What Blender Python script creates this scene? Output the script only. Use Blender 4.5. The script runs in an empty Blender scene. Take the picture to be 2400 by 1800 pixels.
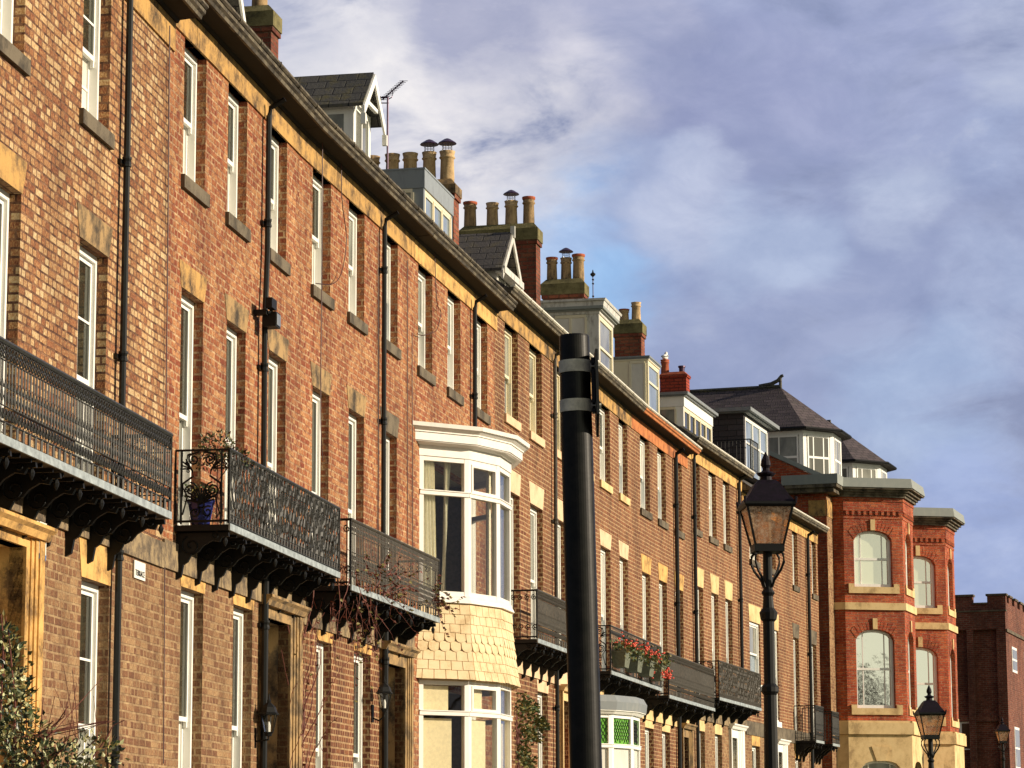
import bpy, bmesh, math, random
from mathutils import Vector, Matrix
R = math.radians
rnd = random.Random(7)
scene = bpy.context.scene
COL = scene.collection

# ------------------------------------------------------------------ camera
FPX, HOFF, ROLL = 6600.0, 1120.0, R(-0.2)
PITCH = math.atan(HOFF / FPX)
EYE = 1.6
FF = math.hypot(FPX, HOFF)

def ray(x, y):
    a = (x - 1200) / FPX; b = -(y - 900) / FPX
    c, s = math.cos(ROLL), math.sin(ROLL)
    a, b = a * c - b * s, a * s + b * c
    return (a, math.cos(PITCH) - b * math.sin(PITCH), math.sin(PITCH) + b * math.cos(PITCH))

def at(x, y, Y):
    """world point seen at photo position (x, y) and forward distance Y"""
    r = ray(x, y); k = Y / r[1]
    return Vector((r[0] * k, Y, r[2] * k + EYE))

cam_d = bpy.data.cameras.new('camera'); cam = bpy.data.objects.new('camera', cam_d); COL.objects.link(cam)
cam_d.sensor_width = 36; cam_d.lens = 36 * FPX / 2400; cam_d.clip_end = 6000; cam_d.clip_start = 0.1
cam.matrix_world = Matrix.Translation((0, 0, EYE)) @ Matrix.Rotation(R(90) + PITCH, 4, 'X') @ Matrix.Rotation(ROLL, 4, 'Z')
scene.camera = cam

# ------------------------------------------------------------------ materials
def new_mat(name):
    m = bpy.data.materials.new(name); m.use_nodes = True
    nt = m.node_tree; nt.nodes.clear()
    out = nt.nodes.new('ShaderNodeOutputMaterial'); b = nt.nodes.new('ShaderNodeBsdfPrincipled')
    nt.links.new(b.outputs[0], out.inputs[0])
    return m, nt, b
class N:
    """tiny node helper"""
    def __init__(s, nt): s.nt = nt
    def n(s, t, **k):
        x = s.nt.nodes.new(t)
        for a, v in k.items(): setattr(x, a, v)
        return x
    def l(s, a, b): s.nt.links.new(a, b)
    def noise(s, vec, scale, detail=4, rough=.6, dist=0):
        x = s.n('ShaderNodeTexNoise'); x.inputs['Scale'].default_value = scale; x.inputs['Detail'].default_value = detail
        x.inputs['Roughness'].default_value = rough; x.inputs['Distortion'].default_value = dist
        s.l(vec, x.inputs['Vector']); return x.outputs['Fac']
    def ramp(s, fac, stops, interp='LINEAR'):
        x = s.n('ShaderNodeValToRGB'); cr = x.color_ramp; cr.interpolation = interp
        while len(cr.elements) < len(stops): cr.elements.new(.5)
        for e, (p, c) in zip(cr.elements, stops): e.position = p; e.color = (*c, 1) if len(c) == 3 else c
        s.l(fac, x.inputs[0]); return x.outputs[0]
    def mix(s, fac, a, b, blend='MIX'):
        x = s.n('ShaderNodeMix', data_type='RGBA', blend_type=blend)
        for inp, v in ((x.inputs[0], fac), (x.inputs[6], a), (x.inputs[7], b)):
            if isinstance(v, (int, float)): inp.default_value = v
            elif isinstance(v, tuple): inp.default_value = (*v, 1)
            else: s.l(v, inp)
        return x.outputs[2]
    def math(s, op, a, b=0, c=None, clamp=False):
        x = s.n('ShaderNodeMath', operation=op); x.use_clamp = clamp
        for i, v in enumerate((a, b, c)):
            if v is None: continue
            if isinstance(v, (int, float)): x.inputs[i].default_value = v
            else: s.l(v, x.inputs[i])
        return x.outputs[0]
    def mapping(s, vec, scale=(1, 1, 1), loc=(0, 0, 0), rot=(0, 0, 0)):
        x = s.n('ShaderNodeMapping'); x.inputs['Scale'].default_value = scale; x.inputs['Location'].default_value = loc
        x.inputs['Rotation'].default_value = rot
        s.l(vec, x.inputs[0]); return x.outputs[0]
    def bump(s, h, strength, dist, bsdf):
        x = s.n('ShaderNodeBump'); x.inputs['Strength'].default_value = strength; x.inputs['Distance'].default_value = dist
        s.l(h, x.inputs['Height']); s.l(x.outputs[0], bsdf.inputs['Normal']); return x
    def uv(s): return s.n('ShaderNodeUVMap').outputs[0]
    def obj(s): return s.n('ShaderNodeTexCoord').outputs['Object']

def brick_mat(name, stops, mortar, row=.083, bw=.122, msize=.012, mortar2=None, stain=.42, english=True, bump=.9, seed=0.0):
    m, nt, b = new_mat(name); g = N(nt)
    uv = g.mapping(g.uv(), loc=(seed, seed * .3, 0))
    # slight waviness of the old courses
    wob = g.n('ShaderNodeTexNoise'); wob.inputs['Scale'].default_value = 2.2; wob.inputs['Detail'].default_value = 3; g.l(uv, wob.inputs['Vector'])
    off = g.n('ShaderNodeVectorMath', operation='MULTIPLY_ADD'); off.inputs[1].default_value = (.03, .022, 0)
    g.l(wob.outputs['Color'], off.inputs[0]); g.l(uv, off.inputs[2])
    v = off.outputs[0]
    t = g.n('ShaderNodeTexBrick'); g.l(v, t.inputs['Vector'])
    t.inputs['Color1'].default_value = (0, 0, 0, 1); t.inputs['Color2'].default_value = (1, 1, 1, 1); t.inputs['Mortar'].default_value = (.5, .5, .5, 1)
    t.inputs['Scale'].default_value = 1; t.inputs['Mortar Size'].default_value = msize; t.inputs['Mortar Smooth'].default_value = .25
    t.inputs['Bias'].default_value = 0; t.inputs['Brick Width'].default_value = bw; t.inputs['Row Height'].default_value = row
    t.offset = .5; t.squash = 1.85 if english else 1; t.squash_frequency = 4 if english else 1
    spot = g.noise(g.mapping(v, scale=(1.6, .8, 1)), 42, 4, .7); spot = g.math('MULTIPLY_ADD', spot, 2.9, -.95, clamp=True); big = g.noise(uv, .55, 4, .6)
    val = g.math('MULTIPLY_ADD', spot, .48, g.math('MULTIPLY', t.outputs['Color'], .40))
    val = g.math('ADD', val, g.math('MULTIPLY', big, .35)); val = g.math('SUBTRACT', val, .075, clamp=True)
    bc = g.ramp(val, stops)
    m2 = mortar2 or tuple(c * .55 for c in mortar)
    mc = g.mix(g.ramp(g.noise(uv, 7.0, 6, .75), [(.40, (0, 0, 0)), (.58, (1, 1, 1))]), mortar, m2)
    col = g.mix(t.outputs['Fac'], bc, mc)
    st = g.ramp(g.noise(g.mapping(uv, scale=(1, .35, 1)), 1.3, 6, .65), [(.40, (1, 1, 1)), (.66, (1 - stain, 1 - stain * 1.06, 1 - stain * 1.1))])
    col = g.mix(1.0, col, st, 'MULTIPLY')
    g.l(col, b.inputs['Base Color']); b.inputs['Roughness'].default_value = .88
    h = g.math('MULTIPLY_ADD', t.outputs['Fac'], -1.0, g.math('MULTIPLY', spot, .55))
    g.bump(h, bump, .018, b)
    return m

def stone_mat(name, c1, c2, c3, scale=2.5, streak=True, bump=.4, rough=.9):
    m, nt, b = new_mat(name); g = N(nt); uv = g.uv()
    v = g.mapping(uv, scale=(1.15, .85, 1)) if streak else uv
    a = g.noise(v, scale, 6, .72, 0); f = g.noise(uv, 38, 4, .7)
    col = g.ramp(g.math('MULTIPLY_ADD', f, .18, g.math('SUBTRACT', a, .09)), [(.36, c3), (.47, c2), (.56, c1), (.8, tuple(min(1, x * 1.15) for x in c1))])
    g.l(col, b.inputs['Base Color']); b.inputs['Roughness'].default_value = rough
    g.bump(g.math('ADD', f, a), bump, .01, b)
    return m

def paint_mat(name, c, dirt=(.35, .3, .22), amt=.5, rough=.45, scale=3.0, spec=.5):
    m, nt, b = new_mat(name); g = N(nt); uv = g.uv()
    n = g.noise(g.mapping(uv, scale=(2, .7, 1)), scale, 6, .7)
    f = g.math('MULTIPLY', g.ramp(n, [(.48, (0, 0, 0)), (.75, (1, 1, 1))]), amt)
    g.l(g.mix(f, c, dirt), b.inputs['Base Color']); b.inputs['Roughness'].default_value = rough
    b.inputs['Specular IOR Level'].default_value = spec
    g.bump(g.noise(uv, 30, 3, .6), .15, .004, b)
    return m

def slate_mat(name, c1, c2, moss, w=.3, h=.2, mossamt=.4):
    m, nt, b = new_mat(name); g = N(nt); uv = g.uv()
    t = g.n('ShaderNodeTexBrick'); g.l(uv, t.inputs['Vector'])
    t.inputs['Color1'].default_value = (*c1, 1); t.inputs['Color2'].default_value = (*c2, 1); t.inputs['Mortar'].default_value = (.008, .007, .008, 1)
    t.inputs['Scale'].default_value = 1; t.inputs['Mortar Size'].default_value = .012; t.inputs['Mortar Smooth'].default_value = .5
    t.inputs['Brick Width'].default_value = w; t.inputs['Row Height'].default_value = h; t.offset = .5
    n = g.noise(uv, 3.2, 6, .72)
    f = g.math('MULTIPLY', g.ramp(n, [(.5, (0, 0, 0)), (.66, (1, 1, 1))]), mossamt)
    g.l(g.mix(f, t.outputs['Color'], moss), b.inputs['Base Color']); b.inputs['Roughness'].default_value = .75
    g.bump(g.math('MULTIPLY_ADD', t.outputs['Fac'], -1, g.noise(uv, 22, 3, .6)), .7, .012, b)
    return m

def flat_mat(name, c, rough=.6, metal=0, spec=.5, noise=.25, scale=18):
    m, nt, b = new_mat(name); g = N(nt); o = g.obj()
    n = g.noise(o, scale, 5, .65)
    lo = tuple(x * (1 - noise) for x in c); hi = tuple(min(1, x * (1 + noise)) for x in c)
    g.l(g.ramp(n, [(.35, lo), (.65, hi)]), b.inputs['Base Color'])
    b.inputs['Roughness'].default_value = rough; b.inputs['Metallic'].default_value = metal; b.inputs['Specular IOR Level'].default_value = spec
    g.bump(n, .2, .003, b)
    return m

def glass_mat(name, c, c2=None, rough=.03, spec=.6, scale=1.2):
    """opaque window glass, its base colour giving a dim room or pale pane"""
    m, nt, b = new_mat(name); g = N(nt); o = g.obj()
    n = g.noise(g.mapping(o, scale=(1, 1, .5)), scale, 4, .6, .6)
    g.l(g.ramp(n, [(.35, c), (.65, c2 or tuple(x * .45 for x in c))]), b.inputs['Base Color'])
    b.inputs['Roughness'].default_value = rough; b.inputs['Specular IOR Level'].default_value = spec
    g.bump(g.noise(o, 2.0, 2, .5), .06, .02, b)
    return m

def clear_glass(name, tint=(.98, .99, .97), refl=.05):
    m = bpy.data.materials.new(name); m.use_nodes = True; nt = m.node_tree; nt.nodes.clear(); g = N(nt)
    out = g.n('ShaderNodeOutputMaterial'); mx = g.n('ShaderNodeMixShader'); tr = g.n('ShaderNodeBsdfTransparent'); gl = g.n('ShaderNodeBsdfGlossy')
    tr.inputs[0].default_value = (*tint, 1); gl.inputs['Roughness'].default_value = .015
    fr = g.n('ShaderNodeLayerWeight'); fr.inputs['Blend'].default_value = .5
    f = g.math('MULTIPLY_ADD', g.math('POWER', fr.outputs['Facing'], 3.0), .75, refl, clamp=True)
    bp = g.n('ShaderNodeBump'); bp.inputs['Strength'].default_value = .12; bp.inputs['Distance'].default_value = .02
    g.l(g.noise(g.obj(), 1.6, 2, .5), bp.inputs['Height']); g.l(bp.outputs[0], gl.inputs['Normal'])
    g.l(f, mx.inputs[0]); g.l(tr.outputs[0], mx.inputs[1]); g.l(gl.outputs[0], mx.inputs[2]); g.l(mx.outputs[0], out.inputs[0])
    return m

M = {}
M['brick_tan'] = brick_mat('brick_tan', [(0, (.04, .012, .006)), (.22, (.22, .055, .022)), (.42, (.40, .165, .062)), (.60, (.62, .36, .15)), (.82, (.84, .66, .38))], (.36, .18, .09), mortar2=(.09, .03, .016), seed=0)  # dark mortar tones carry the shadow of the recessed joints
M['brick_tan_low'] = brick_mat('brick_tan_low', [(0, (.045, .02, .012)), (.25, (.16, .06, .028)), (.5, (.28, .13, .057)), (.75, (.46, .28, .13)), (1, (.66, .46, .24))], (.54, .36, .185), mortar2=(.32, .19, .095), msize=.013, seed=.7)
M['brick_orange'] = brick_mat('brick_orange', [(0, (.06, .012, .006)), (.25, (.22, .035, .013)), (.48, (.36, .10, .034)), (.70, (.52, .22, .08)), (.95, (.76, .50, .24))], (.72, .48, .26), mortar2=(.28, .10, .05), msize=.014, seed=1.3)
M['brick_brown'] = brick_mat('brick_brown', [(0, (.04, .012, .007)), (.3, (.13, .034, .014)), (.55, (.22, .065, .024)), (.8, (.34, .13, .048)), (1, (.52, .29, .12))], (.62, .42, .22), mortar2=(.40, .22, .105), msize=.015, seed=2.1)
M['brick_red'] = brick_mat('brick_red', [(0, (.10, .012, .006)), (.3, (.36, .045, .014)), (.6, (.56, .095, .026)), (1, (.66, .22, .07))], (.62, .32, .18), mortar2=(.30, .08, .04), row=.083, msize=.012, english=False, bw=.225, stain=.55, seed=3)
M['brick_dark'] = brick_mat('brick_dark', [(0, (.05, .012, .008)), (.3, (.14, .03, .016)), (.6, (.22, .055, .028)), (1, (.36, .14, .09))], (.16, .07, .045), mortar2=(.30, .2, .14), row=.08, english=False, bw=.225, stain=.5, seed=4)
M['brick_stack'] = brick_mat('brick_stack', [(0, (.06, .016, .01)), (.35, (.22, .05, .025)), (.6, (.34, .085, .04)), (1, (.40, .18, .08))], (.30, .16, .09), mortar2=(.12, .06, .03), english=False, bw=.23, stain=.6, seed=5)
M['brick_new'] = brick_mat('brick_new', [(0, (.30, .03, .015)), (.5, (.42, .05, .02)), (1, (.50, .08, .035))], (.22, .04, .02), english=False, bw=.225, stain=.1, seed=6)
M['sandstone'] = stone_mat('sandstone', (.50, .29, .09), (.30, .175, .065), (.05, .032, .018))
M['sandstone_warm'] = stone_mat('sandstone_warm', (.68, .40, .13), (.48, .28, .09), (.16, .09, .035))
M['sandstone_dirty'] = stone_mat('sandstone_dirty', (.36, .23, .10), (.18, .12, .06), (.045, .032, .02))
M['sandstone_red'] = stone_mat('sandstone_red', (.52, .19, .06), (.42, .14, .045), (.20, .07, .03))
M['stone_grey'] = stone_mat('stone_grey', (.15, .12, .08), (.095, .075, .05), (.04, .032, .023))
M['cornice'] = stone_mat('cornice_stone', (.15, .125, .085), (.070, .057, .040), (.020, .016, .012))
M['stone_pale'] = stone_mat('stone_pale', (.74, .52, .33), (.70, .48, .30), (.52, .34, .20), streak=False)
M['ashlar'] = stone_mat('ashlar', (.72, .52, .26), (.66, .46, .22), (.42, .28, .13), scale=1.6)
M['string_stone'] = stone_mat('string_stone', (.30, .22, .12), (.15, .11, .07), (.045, .036, .026))
M['white'] = paint_mat('white_paint', (.88, .87, .82), amt=.18)
M['white_bay'] = paint_mat('white_bay_paint', (.82, .78, .72), dirt=(.55, .45, .36), amt=.3)
M['cream'] = paint_mat('cream_paint', (.80, .72, .52), amt=.2)
M['old_white'] = paint_mat('weathered_white_paint', (.66, .64, .58), dirt=(.16, .13, .1), amt=.9, scale=5)
M['lead'] = paint_mat('lead_sheet', (.20, .22, .23), dirt=(.36, .36, .34), amt=.5, rough=.55)
M['lead_pale'] = paint_mat('lead_pale', (.25, .27, .25), dirt=(.36, .36, .32), amt=.5, rough=.6)
M['zinc'] = paint_mat('zinc_sheet', (.26, .29, .31), dirt=(.12, .12, .13), amt=.5, rough=.5)
M['slate'] = slate_mat('slate', (.055, .05, .05), (.10, .09, .085), (.16, .13, .05))
M['slate_moss'] = slate_mat('slate_moss', (.045, .045, .042), (.085, .08, .07), (.13, .11, .03), mossamt=.8)
M['slate_purple'] = slate_mat('slate_purple', (.06, .045, .05), (.10, .075, .08), (.10, .09, .06), w=.28, h=.17, mossamt=.25)
M['iron'] = flat_mat('black_iron', (.005, .005, .005), rough=.55, spec=.3)
M['iron_grey'] = flat_mat('grey_iron', (.026, .026, .024), rough=.5, spec=.5, noise=.5)  # front rails, greyer than the iron of the side rails
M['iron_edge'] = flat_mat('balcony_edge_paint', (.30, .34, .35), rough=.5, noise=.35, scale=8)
M['iron_dull'] = flat_mat('dull_iron', (.050, .042, .030), rough=.6, noise=.5)  # browner iron for other front rails and one pipe
M['pipe'] = flat_mat('black_pipe_paint', (.006, .006, .006), rough=.4, spec=.35)
M['gutter_white'] = flat_mat('pale_gutter', (.70, .66, .56), rough=.5)
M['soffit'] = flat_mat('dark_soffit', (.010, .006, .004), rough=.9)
M['pot'] = stone_mat('clay_pot', (.60, .42, .22), (.50, .34, .17), (.30, .2, .11), streak=True)
M['pot_sooty'] = stone_mat('sooty_clay_pot', (.42, .28, .14), (.30, .20, .10), (.10, .07, .045), streak=True)
M['pot_red'] = stone_mat('red_clay_pot', (.48, .12, .05), (.36, .09, .04), (.16, .05, .03))
M['mortar_moss'] = stone_mat('mossy_mortar', (.20, .17, .07), (.14, .12, .045), (.06, .05, .02), streak=False, bump=1)
M['cowl'] = flat_mat('cowl_metal', (.05, .02, .05), rough=.35, metal=.4)
M['wire'] = flat_mat('stainless_mesh', (.55, .55, .52), rough=.35, metal=.8)
M['glass_dark'] = glass_mat('glass_dark', (.045, .045, .03), (.012, .012, .01))
M['glass_grey'] = glass_mat('glass_grey', (.34, .34, .29), (.14, .14, .12))
M['glass_pale'] = glass_mat('pale_glass', (.80, .78, .70), (.60, .58, .52))  # opaque pale pane, mostly for lower sashes
M['glass_sky'] = glass_mat('sky_tint_glass', (.62, .64, .42), (.55, .56, .36), rough=.02)  # pale base colour stands in for bright sky on the panes
M['glass_green'] = glass_mat('glass_green_stained', (.16, .42, .05), (.10, .30, .04), scale=3)
M['glass_blue'] = glass_mat('glass_bluish', (.30, .36, .42), (.16, .20, .25))
M['clear'] = clear_glass('clear_glass')
def mirror_glass(name, c, refl, rough=.01):
    m, nt, b = new_mat(name); g = N(nt); b.inputs['Base Color'].default_value = (*c, 1); b.inputs['Roughness'].default_value = .3
    out = [x for x in nt.nodes if x.type == 'OUTPUT_MATERIAL'][0]; gl = g.n('ShaderNodeBsdfGlossy'); gl.inputs['Roughness'].default_value = rough; mx = g.n('ShaderNodeMixShader'); mx.inputs[0].default_value = refl
    bp = g.n('ShaderNodeBump'); bp.inputs['Strength'].default_value = .25; bp.inputs['Distance'].default_value = .03; g.l(g.noise(g.obj(), 1.3, 3, .5), bp.inputs['Height']); g.l(bp.outputs[0], gl.inputs['Normal'])
    g.l(b.outputs[0], mx.inputs[1]); g.l(gl.outputs[0], mx.inputs[2]); g.l(mx.outputs[0], out.inputs[0]); return m
M['glass_mix'] = mirror_glass('glass_reflecting', (.02, .02, .012), .75)
M['glass_sky'] = mirror_glass('painted_sky_glass', (.60, .62, .42), .5)  # bright sky reflection partly put into the pale base colour
M['lamp_glass'] = None
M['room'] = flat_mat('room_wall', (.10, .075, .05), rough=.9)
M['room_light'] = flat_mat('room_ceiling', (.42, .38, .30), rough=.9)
M['curtain'] = flat_mat('cream_curtain', (.86, .80, .64), rough=.9, noise=.08)
M['blind'] = flat_mat('cream_blind', (.84, .70, .46), rough=.9, noise=.08)
M['tile_cream'] = stone_mat('cream_shingle', (.74, .58, .36), (.70, .54, .32), (.55, .40, .22), streak=False, bump=.3)
M['door_brown'] = flat_mat('brown_door', (.16, .075, .03), rough=.5)
M['door_pink'] = flat_mat('salmon_door', (.42, .20, .13), rough=.5)
M['door_dark'] = flat_mat('dark_door', (.05, .02, .012), rough=.5)
M['door_cream'] = flat_mat('cream_door', (.55, .46, .30), rough=.5)
M['leaf'] = flat_mat('green_leaf', (.055, .085, .025), rough=.5, noise=.5, scale=9)
M['leaf_dark'] = flat_mat('dark_leaf', (.016, .028, .011), rough=.35, noise=.4)
M['leaf_cream'] = flat_mat('cream_leaf_margin', (.50, .50, .26), rough=.5, noise=.2)
M['leaf_red'] = flat_mat('red_brown_leaf', (.14, .035, .02), rough=.6, noise=.5, scale=9)
M['leaf_olive'] = flat_mat('olive_leaf', (.20, .17, .045), rough=.6, noise=.5, scale=9)
M['petal'] = flat_mat('coral_petal', (.80, .10, .06), rough=.6, noise=.15)
M['twig'] = flat_mat('red_brown_twig', (.16, .045, .03), rough=.7)
M['terracotta'] = flat_mat('green_grey_planter', (.13, .14, .10), rough=.8)
M['blue'] = flat_mat('blue_plastic', (.05, .16, .42), rough=.35)
M['sign_white'] = flat_mat('sign_white', (.82, .80, .72), rough=.4, noise=.05)
M['black'] = flat_mat('lettering_black', (.01, .01, .01), rough=.5)
M['gull_white'] = flat_mat('white_feather', (.82, .80, .76), rough=.8, noise=.05)
M['gull_grey'] = flat_mat('grey_feather', (.30, .31, .33), rough=.8, noise=.1)
M['clapboard'] = slate_mat('dark_hung_slate', (.035, .03, .033), (.06, .05, .055), (.05, .05, .04), w=.5, h=.16, mossamt=.1)
M['pole'] = flat_mat('glossy_black_pole', (.007, .006, .005), rough=.42, spec=.25, noise=.7, scale=14)
M['strap'] = flat_mat('galvanised_strap', (.58, .55, .46), rough=.6, metal=0)
M['asphalt'] = flat_mat('asphalt', (.05, .05, .05), rough=.9)
M['grass'] = flat_mat('mown_grass', (.05, .08, .025), rough=.9, noise=.4)
M['bark'] = flat_mat('bark', (.09, .065, .045), rough=.9)

# ------------------------------------------------------------------ mesh builder (local frame x = along wall, y = into building, z = up)
class MB:
    def __init__(s): s.v = []; s.f = []; s.m = []; s.mi = 0
    def quad(s, *p):
        i = len(s.v); s.v += [tuple(q) for q in p]; s.f.append(tuple(range(i, i + len(p)))); s.m.append(s.mi)
    def b(s, u0, u1, w0, w1, z0, z1):
        """box; w = distance out from the wall"""
        if u0 > u1: u0, u1 = u1, u0
        if w0 > w1: w0, w1 = w1, w0
        if z0 > z1: z0, z1 = z1, z0
        i = len(s.v)
        s.v += [(u0, -w1, z0), (u1, -w1, z0), (u1, -w0, z0), (u0, -w0, z0), (u0, -w1, z1), (u1, -w1, z1), (u1, -w0, z1), (u0, -w0, z1)]
        for q in ((0, 1, 5, 4), (1, 2, 6, 5), (2, 3, 7, 6), (3, 0, 4, 7), (4, 5, 6, 7), (3, 2, 1, 0)):
            s.f.append(tuple(i + k for k in q)); s.m.append(s.mi)
    def prism(s, prof, u0, u1):
        """profile [(w,z)] swept from u0 to u1"""
        n = len(prof); i = len(s.v)
        s.v += [(u0, -w, z) for w, z in prof] + [(u1, -w, z) for w, z in prof]
        for k in range(n):
            j = (k + 1) % n; s.f.append((i + k, i + j, i + n + j, i + n + k)); s.m.append(s.mi)
        s.f.append(tuple(i + k for k in range(n))[::-1]); s.m.append(s.mi)
        s.f.append(tuple(i + n + k for k in range(n))); s.m.append(s.mi)
    def plan(s, poly, z0, z1, poly2=None):
        """plan polygon [(u,w)] from z0 to z1 (poly2 = plan at z1)"""
        p2 = poly2 or poly; n = len(poly); i = len(s.v)
        s.v += [(u, -w, z0) for u, w in poly] + [(u, -w, z1) for u, w in p2]
        for k in range(n):
            j = (k + 1) % n; s.f.append((i + k, i + j, i + n + j, i + n + k)); s.m.append(s.mi)
        s.f.append(tuple(i + k for k in range(n))[::-1]); s.m.append(s.mi)
        s.f.append(tuple(i + n + k for k in range(n))); s.m.append(s.mi)
    def tube(s, pts, r, n=6, cap=True, r2=None):
        pts = [Vector(p) for p in pts]; i0 = len(s.v); L = len(pts)
        for k, p in enumerate(pts):
            d = (pts[min(k + 1, L - 1)] - pts[max(k - 1, 0)])
            d = d.normalized() if d.length > 1e-9 else Vector((0, 0, 1))
            a = d.cross(Vector((0, 0, 1)))
            if a.length < .2: a = d.cross(Vector((1, 0, 0)))
            a.normalize(); c = d.cross(a)
            rr = r if r2 is None else r + (r2 - r) * k / max(1, L - 1)
            for q in range(n):
                t = 2 * math.pi * q / n; s.v.append(tuple(p + a * math.cos(t) * rr + c * math.sin(t) * rr))
        for k in range(L - 1):
            for q in range(n):
                j = (q + 1) % n; s.f.append((i0 + k * n + q, i0 + k * n + j, i0 + (k + 1) * n + j, i0 + (k + 1) * n + q)); s.m.append(s.mi)
        if cap:
            s.f.append(tuple(i0 + q for q in range(n))[::-1]); s.m.append(s.mi)
            s.f.append(tuple(i0 + (L - 1) * n + q for q in range(n))); s.m.append(s.mi)
    def lathe(s, prof, c=(0, 0), n=12, rot=0, cap=True):
        """profile [(r,z)] about a vertical axis at local x,y = c"""
        i0 = len(s.v)
        for r, z in prof:
            for q in range(n):
                t = 2 * math.pi * q / n + rot; s.v.append((c[0] + r * math.cos(t), c[1] + r * math.sin(t), z))
        for k in range(len(prof) - 1):
            for q in range(n):
                j = (q + 1) % n; s.f.append((i0 + k * n + q, i0 + k * n + j, i0 + (k + 1) * n + j, i0 + (k + 1) * n + q)); s.m.append(s.mi)
        if cap:
            s.f.append(tuple(i0 + q for q in range(n))[::-1]); s.m.append(s.mi)
            k = len(prof) - 1; s.f.append(tuple(i0 + k * n + q for q in range(n))); s.m.append(s.mi)
    def spiral(s, c, axis, r0, turns, rad, n=14, a0=0, hand=1):
        """scroll in the plane across the wall ('w') or along it ('u')"""
        P = []
        for k in range(n + 1):
            t = k / n; a = a0 + hand * t * turns * 2 * math.pi; r = r0 * (1 - .82 * t)
            x = r * math.cos(a); z = r * math.sin(a)
            P.append((c[0], -(c[1] + x), c[2] + z) if axis == 'w' else (c[0] + x, -c[1], c[2] + z))
        s.tube(P, rad, 4)
    def build(s, name, mats, parent=None, smooth=False, fix=True):
        me = bpy.data.meshes.new(name); me.from_pydata(s.v, [], s.f)
        if not isinstance(mats, (list, tuple)): mats = [mats]
        for m in mats: me.materials.append(m)
        me.polygons.foreach_set('material_index', s.m)
        if fix:
            bm = bmesh.new(); bm.from_mesh(me); bmesh.ops.recalc_face_normals(bm, faces=bm.faces); bm.to_mesh(me); bm.free()
        uvl = me.uv_layers.new(name='UVMap'); vs = me.vertices
        data = [0.0] * (2 * len(me.loops))
        for p in me.polygons:
            n = p.normal
            if abs(n.z) > .8:
                for li in p.loop_indices:
                    co = vs[me.loops[li].vertex_index].co; data[2 * li] = co.x; data[2 * li + 1] = co.y
            else:
                t = Vector((-n.y, n.x)); t.normalize()
                sl = 1 / max(.3, math.sqrt(max(1e-6, 1 - n.z * n.z)))
                for li in p.loop_indices:
                    co = vs[me.loops[li].vertex_index].co; data[2 * li] = co.x * t.x + co.y * t.y; data[2 * li + 1] = co.z * sl
        uvl.data.foreach_set('uv', data)
        if smooth:
            for p in me.polygons: p.use_smooth = True
        o = bpy.data.objects.new(name, me); COL.objects.link(o)
        if parent: o.parent = parent
        return o

def tag(o, label=None, cat=None, group=None, kind=None):
    for k, v in (('label', label), ('category', cat), ('group', group), ('kind', kind)):
        if v: o[k] = v
    return o
def empty(name, loc, rz=0, label=None, cat=None, group=None):
    o = bpy.data.objects.new(name, None); o.location = loc; o.rotation_euler = (0, 0, rz); o.empty_display_size = .3
    COL.objects.link(o); return tag(o, label, cat, group)

class Seg:
    """a straight house front: origin P, heading from a vanishing point; uv() reads position along and height"""
    def __init__(s, P, xv):
        s.P = P; s.th = math.atan((xv - 1200) / FF); s.u = (math.sin(s.th), math.cos(s.th)); s.w = (math.cos(s.th), -math.sin(s.th))
    def uz(s, x, y, w=0):
        r = ray(x, y); k = ((s.P[0] + s.w[0] * w) * s.w[0] + (s.P[1] + s.w[1] * w) * s.w[1]) / (r[0] * s.w[0] + r[1] * s.w[1])
        X, Y = r[0] * k, r[1] * k
        return (X - s.P[0]) * s.u[0] + (Y - s.P[1]) * s.u[1], r[2] * k + EYE
    def uat(s, x, y, w=0): return s.uz(x, y, w)[0]
    def zat(s, x, y, w=0): return s.uz(x, y, w)[1]
    def world(s, u, w, z): return Vector((s.P[0] + s.u[0] * u + s.w[0] * w, s.P[1] + s.u[1] * u + s.w[1] * w, z))
    def uw(s, v):
        dx, dy = v.x - s.P[0], v.y - s.P[1]; return dx * s.u[0] + dy * s.u[1], dx * s.w[0] + dy * s.w[1]
    @property
    def rz(s): return math.pi / 2 - s.th

# ------------------------------------------------------------------ world and sun
SUN_AZ, SUN_EL = R(-6.5), R(20)      # azimuth from +X towards +Y (low sun from the right of the street)
sd = Vector((math.cos(SUN_AZ) * math.cos(SUN_EL), math.sin(SUN_AZ) * math.cos(SUN_EL), math.sin(SUN_EL)))
sl = bpy.data.lights.new('sun', 'SUN'); sl.energy = 5.0; sl.angle = R(.5); sl.color = (1, .86, .66)
so = bpy.data.objects.new('sun', sl); COL.objects.link(so); so.rotation_euler = (-sd).to_track_quat('-Z', 'Y').to_euler()
world = bpy.data.worlds.new('World'); scene.world = world; world.use_nodes = True
nt = world.node_tree; nt.nodes.clear(); g = N(nt)
wo = g.n('ShaderNodeOutputWorld'); bg = g.n('ShaderNodeBackground'); g.l(bg.outputs[0], wo.inputs[0])
sky = g.n('ShaderNodeTexSky', sky_type='NISHITA'); sky.sun_disc = False; sky.sun_elevation = SUN_EL; sky.sun_rotation = math.pi / 2 - SUN_AZ
bg.inputs['Strength'].default_value = .1
dirv = g.n('ShaderNodeTexCoord').outputs['Generated']
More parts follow.
